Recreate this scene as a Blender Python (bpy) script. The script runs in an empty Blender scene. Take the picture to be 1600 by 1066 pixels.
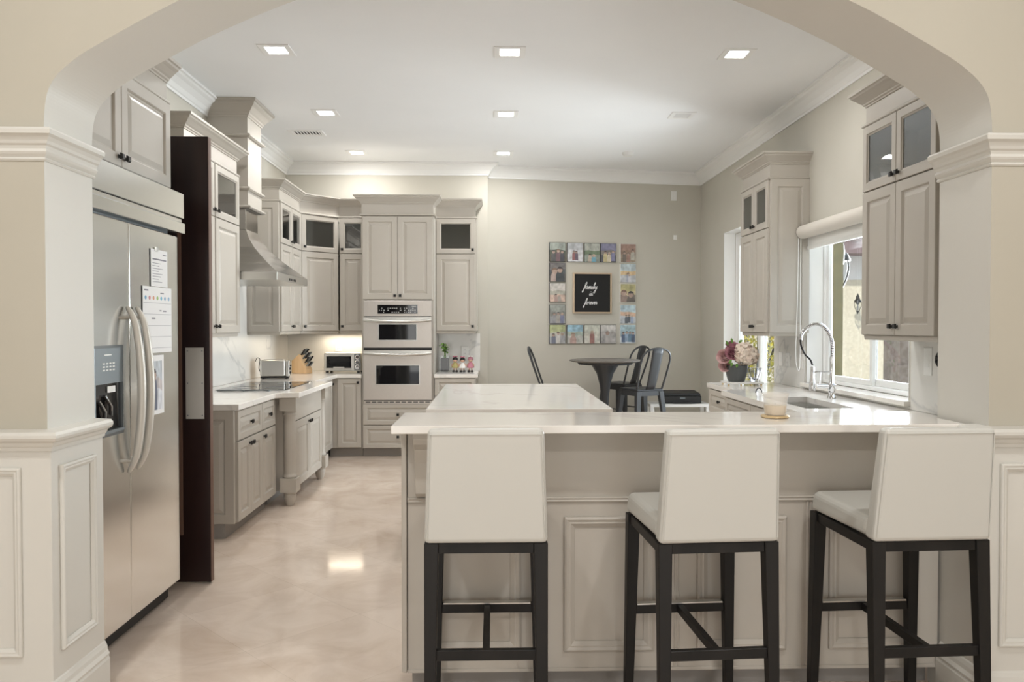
import bpy, bmesh, math, random
from mathutils import Vector, Matrix
random.seed(7)
SC = bpy.context.scene
C = SC.collection
PI = math.pi

# ------------------------------------------------------------------ camera, world, light, exposure
cam_data = bpy.data.cameras.new('camera')
cam = bpy.data.objects.new('camera', cam_data); C.objects.link(cam)
cam_data.sensor_fit = 'HORIZONTAL'; cam_data.sensor_width = 36.0
cam_data.lens = 36.0 * 1200.0 / 1600.0
cam_data.clip_start = 0.05; cam_data.clip_end = 200
cam.location = (0, 0, 1.44)
cam.rotation_euler = (PI/2 - math.atan(23/1200), 0, -math.atan(30/1200))
SC.camera = cam

SC.view_settings.view_transform = 'Standard'
SC.view_settings.look = 'None'
SC.view_settings.gamma = 1.0
SC.view_settings.use_curve_mapping = False
SC.view_settings.exposure = 0.40
SC.cycles.use_denoising = True
SC.cycles.max_bounces = 8
SC.cycles.diffuse_bounces = 5
SC.cycles.glossy_bounces = 4
SC.cycles.transparent_max_bounces = 12
SC.cycles.sample_clamp_indirect = 6.0
SC.cycles.caustics_reflective = False
SC.cycles.caustics_refractive = False

W = bpy.data.worlds.new('world'); SC.world = W; W.use_nodes = True
wn = W.node_tree.nodes; wl = W.node_tree.links
bg = wn['Background']
tc = wn.new('ShaderNodeTexCoord'); sep = wn.new('ShaderNodeSeparateXYZ'); rmp = wn.new('ShaderNodeValToRGB')
wl.new(tc.outputs['Generated'], sep.inputs[0]); wl.new(sep.outputs['Z'], rmp.inputs[0]); wl.new(rmp.outputs[0], bg.inputs[0])
rmp.color_ramp.elements[0].position = 0.0; rmp.color_ramp.elements[0].color = (.95, .97, 1, 1)
rmp.color_ramp.elements[1].position = 0.8; rmp.color_ramp.elements[1].color = (.62, .78, 1, 1)
bg.inputs[1].default_value = .9

sun_d = bpy.data.lights.new('sun', 'SUN'); sun = bpy.data.objects.new('sun', sun_d); C.objects.link(sun)
sun_d.energy = 2.4; sun_d.angle = 0.02; sun_d.color = (1, .95, .86)
sun.rotation_euler = (math.radians(48), 0, math.radians(-28))

def area(name, loc, rot, sx, sy, power, col=(1, 1, 1), spread=PI):
    d = bpy.data.lights.new(name, 'AREA'); d.shape = 'RECTANGLE'; d.size = sx; d.size_y = sy
    d.energy = power; d.color = col; d.spread = spread
    o = bpy.data.objects.new(name, d); C.objects.link(o); o.location = loc; o.rotation_euler = rot
    return o
# daylight through the glazed wall of the dining room behind the camera and through its side windows
area('dining_window_daylight', (-1.9, -3.38, 1.35), (PI/2, 0, 0), 2.2, 2.2, 31, (1, .995, .95))
area('dining_window_daylight', (1.9, -3.38, 1.35), (PI/2, 0, 0), 2.2, 2.2, 31, (1, .995, .95))
# daylight through the kitchen's own window and glass door
def aim(name, loc, to, sx, sy, power, col, spread=PI):
    o = area(name, loc, (0, 0, 0), sx, sy, power, col, spread)
    o.rotation_euler = (Vector(to)-Vector(loc)).to_track_quat('-Z', 'Y').to_euler(); return o
aim('kitchen_window_daylight', (4.7, 7.6, 1.5), (0, 4.0, 2.9), 2.2, 2.2, 210, (.92, .97, 1), 2.3)
aim('glass_door_daylight', (4.9, 9.9, 1.4), (-.5, 6.4, 2.3), 2.4, 2.4, 330, (.92, .97, 1))
# under-cabinet strips over the back counter
area('under_cabinet_light', (-1.72, 8.96, 1.345), (0, 0, 0), .5, .05, 2.2, (1, .86, .66))
area('under_cabinet_light', (-2.25, 8.05, 1.345), (0, 0, PI/2), .7, .05, .8, (1, .86, .66))
area('hood_light', (-2.1, 6.9, 1.79), (0, 0, 0), .3, .6, .35, (1, .9, .75))
LAMP_POWER = 9.5

# ------------------------------------------------------------------ materials
def mat(name, col, rough=.5, metal=0., spec=.5, coat=0., emit=None, estr=0., trans=0., ior=1.45):
    m = bpy.data.materials.new(name); m.use_nodes = True
    b = m.node_tree.nodes['Principled BSDF']
    b.inputs['Base Color'].default_value = (*col, 1); b.inputs['Roughness'].default_value = rough
    b.inputs['Metallic'].default_value = metal; b.inputs['Specular IOR Level'].default_value = spec
    b.inputs['Coat Weight'].default_value = coat; b.inputs['Transmission Weight'].default_value = trans
    b.inputs['IOR'].default_value = ior
    if emit: b.inputs['Emission Color'].default_value = (*emit, 1); b.inputs['Emission Strength'].default_value = estr
    return m
def nd(m, t): return m.node_tree.nodes.new(t)
def lk(m, a, b): m.node_tree.links.new(a, b)
def bs(m): return m.node_tree.nodes['Principled BSDF']
def noisy(m, c1, c2, scale=6, stretch=(1, 1, 1), bump=0., detail=4, lo=.35, hi=.65):
    t = nd(m, 'ShaderNodeTexCoord'); mp = nd(m, 'ShaderNodeMapping'); n = nd(m, 'ShaderNodeTexNoise'); r = nd(m, 'ShaderNodeValToRGB')
    mp.inputs['Scale'].default_value = stretch; n.inputs['Scale'].default_value = scale; n.inputs['Detail'].default_value = detail
    lk(m, t.outputs['Object'], mp.inputs[0]); lk(m, mp.outputs[0], n.inputs['Vector']); lk(m, n.outputs['Fac'], r.inputs[0])
    r.color_ramp.elements[0].position = lo; r.color_ramp.elements[1].position = hi
    r.color_ramp.elements[0].color = (*c1, 1); r.color_ramp.elements[1].color = (*c2, 1)
    lk(m, r.outputs[0], bs(m).inputs['Base Color'])
    if bump:
        bp = nd(m, 'ShaderNodeBump'); bp.inputs['Strength'].default_value = bump; bp.inputs['Distance'].default_value = .01
        lk(m, n.outputs['Fac'], bp.inputs['Height']); lk(m, bp.outputs[0], bs(m).inputs['Normal'])
    return m
M = {}
M['ceiling'] = noisy(mat('ceiling paint', (.8, .8, .79), .8), (.86, .87, .88), (.875, .885, .895), 2)
M['crown'] = mat('white trim paint', (.86, .86, .85), .45)
M['wall'] = noisy(mat('greige wall paint', (.6, .57, .5), .75), (.555, .53, .465), (.58, .555, .49), 1.5)
M['dining_wall'] = noisy(mat('cream dining wall paint', (.62, .56, .46), .75), (.455, .425, .355), (.475, .445, .375), 1.5)
M['wainscot'] = mat('cream wainscot paint', (.63, .615, .57), .42)
M['cab'] = noisy(mat('taupe cabinet lacquer', (.44, .4, .36), .42), (.465, .43, .38), (.485, .45, .40), 3)
M['cabin'] = mat('cabinet interior', (.30, .28, .26), .6)
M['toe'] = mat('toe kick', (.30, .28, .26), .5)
M['steel'] = noisy(mat('brushed stainless steel', (.6, .59, .57), .19, 1), (.64, .62, .60), (.70, .68, .66), 30, (1, 1, 30), 0, 2)
M['fridgesteel'] = noisy(mat('bright brushed stainless steel', (.9, .9, .89), .17, 1), (.90, .90, .88), (.94, .94, .92), 30, (1, 1, 30), 0, 2)
M['steel2'] = mat('satin steel', (.66, .65, .62), .33, 1)
M['handle'] = mat('pale satin handle', (.60, .575, .52), .4, .25)
M['ovensteel'] = noisy(mat('warm brushed oven steel', (.6, .56, .52), .42, 1), (.60, .56, .52), (.65, .61, .57), 30, (30, 1, 1), 0, 2)
M['plate'] = mat('dull aluminium plate', (.52, .50, .46), .5, .35)
M['chrome'] = mat('chrome', (.8, .8, .82), .08, 1)
M['black'] = mat('black bronze', (.012, .011, .010), .35)
M['rubber'] = mat('black plastic', (.015, .015, .016), .45)
M['bglass'] = mat('black glass', (.01, .01, .011), .04, 0, .6)
M['gunmetal'] = mat('gunmetal chair paint', (.05, .052, .056), .36, .25)
M['darksteel'] = mat('dark steel panel', (.20, .22, .23), .35, .5)
M['leather'] = mat('off-white leather', (.545, .54, .505), .42)
M['woodblack'] = noisy(mat('black-brown wood', (.02, .016, .013), .48, spec=.35), (.007, .0065, .006), (.013, .0115, .0105), 14, (1, 1, .08), .05)
M['doorwood'] = noisy(mat('espresso wood', (.03, .012, .01), .32), (.014, .006, .006), (.026, .012, .010), 10, (1, 1, .1))
M['dooredge'] = mat('brown door edge', (.15, .085, .06), .5)
M['quartz'] = mat('white quartz', (.76, .73, .69), .10, 0, .5)
def veins(m, base, vein, scale, w, stretch=(1, 1, 1)):
    t = nd(m, 'ShaderNodeTexCoord'); mp = nd(m, 'ShaderNodeMapping'); mp.inputs['Scale'].default_value = stretch
    mp.inputs['Rotation'].default_value = (.3, .5, .6)
    n = nd(m, 'ShaderNodeTexNoise'); n.inputs['Scale'].default_value = scale; n.inputs['Detail'].default_value = 6; n.inputs['Distortion'].default_value = .8
    r = nd(m, 'ShaderNodeValToRGB'); e = r.color_ramp.elements
    e[0].position = .5 - w; e[0].color = (*base, 1); e[1].position = .5 + w; e[1].color = (*base, 1)
    k = e.new(.5); k.color = (*vein, 1)
    lk(m, t.outputs['Object'], mp.inputs[0]); lk(m, mp.outputs[0], n.inputs['Vector']); lk(m, n.outputs['Fac'], r.inputs[0]); lk(m, r.outputs[0], bs(m).inputs['Base Color'])
    return m
veins(M['quartz'], (.81, .78, .735), (.71, .68, .64), .7, .012)
M['splash'] = veins(mat('marble backsplash', (.74, .73, .7), .18), (.74, .73, .70), (.58, .58, .57), .8, .014)
def floor_mat():
    m = mat('polished cream marble tile', (.66, .57, .48), .09)
    t = nd(m, 'ShaderNodeTexCoord'); mp = nd(m, 'ShaderNodeMapping'); mp.inputs['Rotation'].default_value = (0, 0, PI/4)
    mp.inputs['Location'].default_value = (.13, .2, 0)
    b = nd(m, 'ShaderNodeTexBrick'); b.offset = 0; b.inputs['Scale'].default_value = 1; b.inputs['Brick Width'].default_value = .61; b.inputs['Row Height'].default_value = .61
    b.inputs['Mortar Size'].default_value = .0016; b.inputs['Bias'].default_value = 0
    b.inputs['Color1'].default_value = (.71, .60, .51, 1); b.inputs['Color2'].default_value = (.75, .64, .55, 1); b.inputs['Mortar'].default_value = (.64, .54, .45, 1)
    n = nd(m, 'ShaderNodeTexNoise'); n.inputs['Scale'].default_value = 2.6; n.inputs['Detail'].default_value = 10; n.inputs['Roughness'].default_value = .62; n.inputs['Distortion'].default_value = .9
    r = nd(m, 'ShaderNodeValToRGB'); r.color_ramp.elements[0].position = .28; r.color_ramp.elements[1].position = .62
    r.color_ramp.elements[0].color = (.80, .755, .71, 1); r.color_ramp.elements[1].color = (1, 1, 1, 1)
    mx = nd(m, 'ShaderNodeMix'); mx.data_type = 'RGBA'; mx.blend_type = 'MULTIPLY'; mx.inputs[0].default_value = 1
    lk(m, t.outputs['Object'], mp.inputs[0]); lk(m, mp.outputs[0], b.inputs['Vector']); lk(m, t.outputs['Object'], n.inputs['Vector'])
    lk(m, n.outputs['Fac'], r.inputs[0]); lk(m, b.outputs['Color'], mx.inputs[6]); lk(m, r.outputs[0], mx.inputs[7]); lk(m, mx.outputs[2], bs(m).inputs['Base Color'])
    return m
M['floor'] = floor_mat()
def glass_mat(name, tint=(1, 1, 1), base=.08):
    m = bpy.data.materials.new(name); m.use_nodes = True; nt = m.node_tree; nt.nodes.clear()
    o = nt.nodes.new('ShaderNodeOutputMaterial'); t = nt.nodes.new('ShaderNodeBsdfTransparent'); g = nt.nodes.new('ShaderNodeBsdfGlossy')
    f = nt.nodes.new('ShaderNodeFresnel'); a = nt.nodes.new('ShaderNodeMath'); a.operation = 'ADD'; a.use_clamp = True; a.inputs[1].default_value = base
    mx = nt.nodes.new('ShaderNodeMixShader'); t.inputs[0].default_value = (*tint, 1); g.inputs['Roughness'].default_value = .01
    gm = nt.nodes.new('ShaderNodeNewGeometry'); om = nt.nodes.new('ShaderNodeMath'); om.operation = 'SUBTRACT'; om.inputs[0].default_value = 1; nt.links.new(gm.outputs['Backfacing'], om.inputs[1])
    pm = nt.nodes.new('ShaderNodeMath'); pm.operation = 'MULTIPLY'; nt.links.new(f.outputs[0], pm.inputs[0]); nt.links.new(om.outputs[0], pm.inputs[1]); nt.links.new(pm.outputs[0], a.inputs[0]); nt.links.new(a.outputs[0], mx.inputs[0]); nt.links.new(t.outputs[0], mx.inputs[1]); nt.links.new(g.outputs[0], mx.inputs[2]); nt.links.new(mx.outputs[0], o.inputs[0])
    return m
M['glass'] = glass_mat('window glass', (.97, .99, 1), .02)
M['cabglass'] = glass_mat('grey cabinet glass', (.55, .57, .58), .16)
M['clear'] = glass_mat('clear glass', (.97, .98, .98), .0)
M['crystal'] = mat('cut crystal', (.95, .96, 1), .03, 0, .6, trans=1, ior=1.5)
M['candleglass'] = mat('frosted candle glass', (.78, .75, .70), .25)
bs(M['candleglass']).inputs['Alpha'].default_value = .32
M['wax'] = mat('cream wax', (.72, .58, .40), .5)
M['gold'] = mat('gold', (.72, .55, .32), .38, .55)
M['white'] = mat('white plastic', (.82, .82, .80), .4)
M['paper'] = mat('white paper', (.80, .80, .80), .8)
M['ink'] = mat('grey ink', (.25, .25, .28), .8)
M['lens'] = mat('lit lamp lens', (1, 1, 1), .4, emit=(1, .97, .92), estr=14)
M['dead'] = mat('unlit lamp lens', (.72, .72, .71), .5)
M['ventdark'] = mat('dark vent gap', (.05, .05, .05), .7)
M['potgrey'] = mat('dark grey ceramic', (.085, .09, .09), .5)
M['rose'] = noisy(mat('mauve petals', (.35, .12, .17), .7), (.36, .13, .18), (.55, .28, .33), 18)
M['rosepale'] = noisy(mat('dusty pink petals', (.5, .3, .29), .7), (.55, .32, .32), (.70, .50, .48), 18)
M['cream'] = noisy(mat('cream hydrangea petals', (.70, .56, .44), .7), (.76, .62, .52), (.88, .78, .68), 22)
M['leaf'] = noisy(mat('green leaf', (.12, .25, .05), .5), (.08, .2, .03), (.2, .34, .08), 12)
M['leafyellow'] = noisy(mat('yellow green foliage', (.5, .45, .05), .6), (.30, .33, .04), (.80, .62, .06), 9)
M['marbletray'] = mat('white marble tray', (.76, .74, .71), .2)
M['maple'] = noisy(mat('maple wood', (.68, .46, .25), .45), (.62, .41, .21), (.72, .50, .29), 8, (1, 1, .15))
M['oakframe'] = mat('light wood frame', (.58, .45, .32), .5)
M['board'] = mat('black letter board', (.012, .012, .012), .7)
M['letter'] = mat('white lettering', (.85, .85, .85), .6)
M['olive'] = noisy(mat('olive stucco', (.25, .21, .1), .9), (.10, .085, .03), (.13, .11, .042), 20)
M['stucco'] = noisy(mat('cream stucco', (.70, .63, .48), .9), (.66, .59, .45), (.74, .67, .52), 14, (1, 1, 1), .2)
M['stuccow'] = mat('white stucco band', (.82, .80, .76), .9)
M['eave'] = mat('mauve brown eave', (.24, .17, .17), .7)
M['tile'] = noisy(mat('barrel roof tile', (.3, .22, .2), .8), (.22, .16, .15), (.36, .27, .25), 6)
M['stone'] = noisy(mat('brown grey stone', (.25, .2, .17), .9), (.10, .08, .065), (.17, .145, .13), 16, (1, 1, 1), .4)
M['paving'] = noisy(mat('pale paving', (.55, .53, .5), .8), (.5, .48, .45), (.6, .58, .55), 3)
M['bark'] = mat('dark bark', (.03, .03, .03), .8)
M['shade'] = mat('beige shade fabric', (.66, .62, .56), .8)
M['soil'] = mat('dark soil', (.03, .025, .02), .8)
M['skin'] = mat('painted skin tone', (.6, .38, .28), .5)
M['pink'] = mat('pink paint', (.55, .22, .28), .5)
M['greenpaint'] = mat('olive gold paint', (.40, .35, .14), .5)
M['grass'] = noisy(mat('garden grass', (.1, .17, .04), .9), (.08, .14, .03), (.16, .24, .06), 30)
def attr_mat():
    m = mat('printed photograph', (1, 1, 1), .4); a = nd(m, 'ShaderNodeAttribute'); a.attribute_name = 'print'
    lk(m, a.outputs['Color'], bs(m).inputs['Base Color']); return m
M['print'] = attr_mat()

# ------------------------------------------------------------------ mesh helpers
class MB:
    def __init__(s): s.v = []; s.f = []; s.s = []; s.M = None
    def add(s, vs, fs, smooth=False):
        b = len(s.v)
        for p in vs:
            p = Vector(p)
            s.v.append(s.M @ p if s.M else p)
        for f in fs: s.f.append([i + b for i in f]); s.s.append(smooth)
        return s
    def box(s, x0, x1, y0, y1, z0, z1):
        v = [(x, y, z) for z in (z0, z1) for y in (y0, y1) for x in (x0, x1)]
        return s.add(v, [(0, 2, 3, 1), (4, 5, 7, 6), (0, 1, 5, 4), (2, 6, 7, 3), (0, 4, 6, 2), (1, 3, 7, 5)])
    def hexa(s, bot, top):
        return s.add(list(bot) + list(top), [(3, 2, 1, 0), (4, 5, 6, 7), (0, 1, 5, 4), (1, 2, 6, 5), (2, 3, 7, 6), (3, 0, 4, 7)])
    def prism(s, poly, z0, z1):
        n = len(poly); v = [(x, y, z0) for x, y in poly] + [(x, y, z1) for x, y in poly]
        f = [tuple(reversed(range(n))), tuple(range(n, 2*n))] + [(i, (i+1) % n, n+(i+1) % n, n+i) for i in range(n)]
        return s.add(v, f)
    def lathe(s, prof, c=(0, 0, 0), seg=24, axis='Z', smooth=True, flute=0, nfl=0, sx=1., sy=1.):
        v = []; n = len(prof)
        for k in range(seg):
            a = 2*PI*k/seg; fl = 1 + flute*math.cos(nfl*a)
            for r, z in prof:
                x, y = r*fl*math.cos(a)*sx, r*fl*math.sin(a)*sy
                p = (x, y, z) if axis == 'Z' else ((z, x, y) if axis == 'X' else (x, -z, y))
                v.append((c[0]+p[0], c[1]+p[1], c[2]+p[2]))
        f = []
        for k in range(seg):
            k2 = (k+1) % seg
            for i in range(n-1): f.append((k*n+i, k2*n+i, k2*n+i+1, k*n+i+1))
        s.add(v, f, smooth)
        if prof[0][0] > 1e-6: s.add([v[k*n] for k in range(seg)], [tuple(reversed(range(seg)))])
        if prof[-1][0] > 1e-6: s.add([v[k*n+n-1] for k in range(seg)], [tuple(range(seg))])
        return s
    def cyl(s, p0, p1, r, seg=12): return s.tube([p0, p1], r, seg)
    def tube(s, pts, r, seg=8, closed=False, flat=1.):
        pts = [Vector(p) for p in pts]; n = len(pts); rr = r if isinstance(r, (list, tuple)) else [r]*n
        v = []; up = None
        for i, p in enumerate(pts):
            if closed: t = (pts[(i+1) % n] - pts[i-1])
            else: t = pts[min(i+1, n-1)] - pts[max(i-1, 0)]
            t.normalize()
            if up is None: up = Vector((0, 0, 1)) if abs(t.z) < .9 else Vector((0, 1, 0))
            a = t.cross(up); a.normalize(); b = a.cross(t); b.normalize(); up = b
            for k in range(seg):
                an = 2*PI*k/seg; v.append(p + a*math.cos(an)*rr[i] + b*math.sin(an)*rr[i]*flat)
        f = []
        m = n if closed else n-1
        for i in range(m):
            j = (i+1) % n
            for k in range(seg): f.append((i*seg+k, i*seg+(k+1) % seg, j*seg+(k+1) % seg, j*seg+k))
        s.add(v, f, seg > 5)
        if not closed:
            s.add(v[:seg], [tuple(reversed(range(seg)))]); s.add(v[-seg:], [tuple(range(seg))])
        return s
    def sweep(s, path, prof, z=0., closed=False):
        n = len(path); P = [Vector((x, y, 0)) for x, y in path]; k = len(prof); v = []
        def nrm(a, b):
            d = b - a; d.normalize(); return Vector((d.y, -d.x, 0))
        for i in range(n):
            if closed or 0 < i < n-1:
                n1 = nrm(P[i-1], P[i]); n2 = nrm(P[i], P[(i+1) % n]); m = (n1+n2)/(1+n1.dot(n2))
            else: m = nrm(P[0], P[1]) if i == 0 else nrm(P[-2], P[-1])
            for o, h in prof: q = P[i] + m*o; v.append((q.x, q.y, z+h))
        f = []
        for i in range(n if closed else n-1):
            j = (i+1) % n
            for a in range(k): b = (a+1) % k; f.append((i*k+a, i*k+b, j*k+b, j*k+a))
        if not closed: f += [tuple(reversed(range(k))), tuple(range((n-1)*k, n*k))]
        return s.add(v, f)
    def rings(s, o, u, v, n, w, h, prof, cap=True, loop=False):
        o, u, v, n = Vector(o), Vector(u), Vector(v), Vector(n); vs = []
        for i, d in prof:
            for a, b in ((i, i), (w-i, i), (w-i, h-i), (i, h-i)): vs.append(o + u*a + v*b + n*d)
        f = []; k = len(prof)
        for r in range(k if loop else k-1):
            q = (r+1) % k
            for a in range(4): b = (a+1) % 4; f.append((r*4+a, r*4+b, q*4+b, q*4+a))
        if not loop:
            f.append((3, 2, 1, 0))
            if cap: f.append((k*4-4, k*4-3, k*4-2, k*4-1))
        return s.add(vs, f)
    def build(s, name, m, parent=None, bevel=0., seg=2, fix=True, subd=0):
        me = bpy.data.meshes.new(name); me.from_pydata([tuple(p) for p in s.v], [], s.f)
        me.polygons.foreach_set('use_smooth', s.s)
        if fix:
            bm = bmesh.new(); bm.from_mesh(me); bmesh.ops.recalc_face_normals(bm, faces=bm.faces); bm.to_mesh(me); bm.free()
        me.materials.append(m)
        if any(s.s):
            try: me.set_sharp_from_angle(angle=math.radians(42))
            except Exception: pass
        me.update()
        o = bpy.data.objects.new(name, me); C.objects.link(o)
        if parent: o.parent = parent
        if bevel:
            b = o.modifiers.new('bevel', 'BEVEL'); b.width = bevel; b.segments = seg; b.limit_method = 'ANGLE'; b.angle_limit = math.radians(40)
        if subd:
            b = o.modifiers.new('sub', 'SUBSURF'); b.levels = subd; b.render_levels = subd
        return o
def mb(): return MB()
def B(x0, x1, y0, y1, z0, z1): return MB().box(x0, x1, y0, y1, z0, z1)
def tag(o, label, cat, group=None):
    o['label'] = label; o['category'] = cat
    if group: o['group'] = group
    return o
def thing(name, label, cat, loc=(0, 0, 0), rz=0., group=None):
    o = bpy.data.objects.new(name, None); C.objects.link(o); o.location = loc; o.rotation_euler = (0, 0, rz); o.empty_display_size = .1
    return tag(o, label, cat, group)
def struct(o, label=None):
    o['kind'] = 'structure'
    if label: o['label'] = label
    return o
def kids(o): return [c for c in bpy.data.objects if c.parent == o]
def dup(root, loc, rz=None, label=None, group=None):
    def cp(o, par):
        c = o.copy(); C.objects.link(c); c.parent = par
        for k in tree[o.name]: cp(k, c)
        return c
    tree = {}
    def walk(o):
        tree[o.name] = kids(o)
        for k in tree[o.name]: walk(k)
    walk(root); r = cp(root, None); r.location = loc
    if rz is not None: r.rotation_euler = (0, 0, rz)
    if label: r['label'] = label
    if group: r['group'] = group
    return r
def spline(pts, n=8):
    P = [Vector(p) for p in pts]; out = []
    for i in range(len(P)-1):
        a = P[max(i-1, 0)]; b = P[i]; c = P[i+1]; d = P[min(i+2, len(P)-1)]
        for k in range(n):
            t = k/n; out.append(.5*((2*b)+(c-a)*t+(2*a-5*b+4*c-d)*t*t+(3*b-a-3*c+d)*t**3))
    out.append(P[-1]); return out

# ------------------------------------------------------------------ room shell
CEIL = 3.36; XL = -2.43; XR = 2.64; YB = 9.12; YN0 = 9.28; YN1 = 9.70
struct(mb().prism([(-5, -3.6), (5, -3.6), (5, 3.04), (XR+.26, 3.04), (XR+.26, 10.2), (-5, 10.2)], -.1, 0).build('floor', M['floor']), 'polished cream marble floor laid diagonally')
struct(mb().prism([(-5, -3.6), (5, -3.6), (5, 3.04), (XR+.26, 3.04), (XR+.26, 10.2), (-5, 10.2)], CEIL, CEIL+.12).build('ceiling', M['ceiling']), 'smooth white ceiling')
struct(B(XL-.15, XL, 3.04, YB+.6, 0, CEIL).build('wall_left', M['wall']), 'greige wall behind the refrigerator and range')
struct(mb().prism([(XL-.15, YB), (-.06, YB), (-.06, YB+.5), (XL-.15, YB+.5)], 0, CEIL).build('wall_back', M['wall']), 'greige wall behind the oven tower')
struct(mb().prism([(-.06, YN0), (XR+.1, YN1+.0155), (XR+.1, YN1+.3), (-.06, YN0+.3)], 0, CEIL).build('wall_nook', M['wall']), 'greige wall behind the dining nook')
# right wall with the window opening and the glass door opening
WY0, WY1, WZ0, WZ1 = 4.80, 6.385, .965, 2.25
DY0, DY1, DZ1 = 7.10, 8.71, 2.50
wr = mb()
TH = .21
for y0, y1, z0, z1 in ((3.04, WY0, 0, CEIL), (WY0, WY1, 0, WZ0), (WY0, WY1, WZ1, CEIL), (WY1, DY0, 0, CEIL), (DY0, DY1, DZ1, CEIL), (DY1, YN1+.1, 0, CEIL)):
    wr.box(XR, XR+TH, y0, y1, z0, z1)
struct(wr.build('wall_right', M['wall']), 'greige wall with the sink window and the glass door')

# wall with the arched opening between dining room and kitchen
AY0, AY1 = 2.72, 3.04
XC = .115
half = [(-1.673, 0.0), (-1.673, 2.14), (-1.668, 2.21), (-1.655, 2.265), (-1.626, 2.312), (-1.578, 2.357), (-1.52, 2.398), (-1.40, 2.468), (-1.285, 2.532), (-1.19, 2.58), (-1.0, 2.665), (-.8, 2.742), (-.6, 2.805), (-.4, 2.85), (-.2, 2.877), (0, 2.885)]
arch = spline([(x, z, 0) for x, z in half[1:]], 5)
arch = [(-1.673, 0.0)] + [(p.x, p.y) for p in arch]
arch = [(XC+x, z) for x, z in arch] + [(XC-x, z) for x, z in reversed(arch[:-1])]
wa = mb(); n = len(arch)
outer = [(-5, 0), (-5, CEIL), (5, CEIL), (5, 0)]
vs = []; fs = []
for y in (AY0, AY1):
    vs += [(x, y, z) for x, z in arch] + [(x, y, CEIL) for x, z in arch] + [(-5, y, 0), (-5, y, CEIL), (5, y, 0), (5, y, CEIL)]
q = 2*n+4
for s_ in (0, q):
    for i in range(1, n-2): fs.append((s_+i, s_+i+1, s_+n+i+1, s_+n+i))
    fs.append((s_+2*n, s_+0, s_+1, s_+n+1, s_+2*n+1)); fs.append((s_+n-1, s_+2*n+2, s_+2*n+3, s_+n+n-2, s_+n-2))
for i in range(n-1): fs.append((i, i+1, q+i+1, q+i))
wa.add(vs, fs)
o = wa.build('wall_front', M['dining_wall'], fix=True)
struct(o, 'cream wall pierced by the wide arch')
o.data.materials.append(M['wainscot'])   # jambs and soffit carry the trim paint
for p in o.data.polygons:
    if abs(p.normal.y) < .5 and AY0+.01 < p.center.y < AY1-.01: p.material_index = 1
# dining room around the camera
dw = mb()
dw.box(-5, -4.8, -3.6, AY0, 0, CEIL)
dw.box(4.8, 5, -3.6, AY0, 0, CEIL)
for x0, x1, z0, z1 in ((-4.8, -3.05, 0, CEIL), (-.75, .75, 0, CEIL), (3.05, 4.8, 0, CEIL), (-3.05, -.75, 2.5, CEIL), (.75, 3.05, 2.5, CEIL)): dw.box(x0, x1, -3.6, -3.4, z0, z1)
struct(dw.build('wall_dining', M['dining_wall']), 'cream dining room walls behind the viewer')

# wainscot on the arch wall: slab, chair rail, capital, baseboard, panel mouldings
JL, JR = XC-1.673, XC+1.673
WF = AY0-.025
ws = mb()
ws.prism([(-5, WF), (JL+.025, WF), (JL+.025, AY1+.01), (JL, AY1+.01), (JL, AY0), (-5, AY0)], 0, 1.03)
ws.prism([(5, WF), (JR-.025, WF), (JR-.025, AY1+.01), (JR, AY1+.01), (JR, AY0), (5, AY0)], 0, 1.03)
def pframe(m, o, u, n, w, h, s=.03, d=.016):
    m.rings(o, u, (0, 0, 1), n, w, h, [(0, 0), (0, d*.7), (s*.2, d), (s*.45, d*.75), (s*.6, d*.8), (s, d*.25), (s, 0)], loop=True)
pframe(ws, (-3.0, WF, .2+.09), (1, 0, 0), (0, -1, 0), 3.0+JL-.075, .66)
pframe(ws, (JL+.025, WF+.05, .29), (0, 1, 0), (1, 0, 0), .235, .66)
pframe(ws, (JR+.025, WF, .29), (1, 0, 0), (0, -1, 0), 2.5, .66)
struct(ws.build('trim_1', M['wainscot'], bevel=.003, seg=1), 'cream panelled wainscot on the arch wall')
def pathL(j): return [(-5, WF if j else AY0), (JL+(.025 if j else 0), WF if j else AY0), (JL+(.025 if j else 0), AY1+.01)]
def pathR(j, ye=AY1+.01): return [(JR-(.025 if j else 0), ye), (JR-(.025 if j else 0), WF if j else AY0), (5, WF if j else AY0)]
rail = [(-.03, 0), (.008, 0), (.010, .012), (.016, .018), (.022, .03), (.036, .038), (.042, .048), (.042, .058), (.034, .068), (-.03, .072)]
m_ = mb(); m_.sweep(pathL(1), rail, 1.008); m_.sweep(pathR(1, 2.80), rail, 1.008)
struct(m_.build('trim_2', M['wainscot']), 'cream chair rail on both sides of the arch')
capp = [(-.02, 0), (.004, 0), (.008, .006), (.004, .012), (.012, .022), (.016, .03), (.012, .04), (.016, .05), (.022, .056), (.026, .066), (.034, .078), (.044, .086), (.046, .1), (.040, .108), (-.02, .11)]
m_ = mb(); m_.sweep(pathL(0), capp, 2.015); m_.sweep(pathR(0), capp, 2.015)
struct(m_.build('trim_3', M['wainscot']), 'stepped cream capital moulding at the springing of the arch')
basep = [(0, 0), (.02, 0), (.02, .13), (.016, .14), (.019, .15), (.012, .165), (.010, .18), (.004, .195), (0, .2)]
m_ = mb(); m_.sweep(pathL(1), basep); m_.sweep(pathR(1, 2.96), basep)
struct(m_.build('baseboard_front', M['wainscot']), 'tall cream baseboard under the arch wall wainscot')
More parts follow.
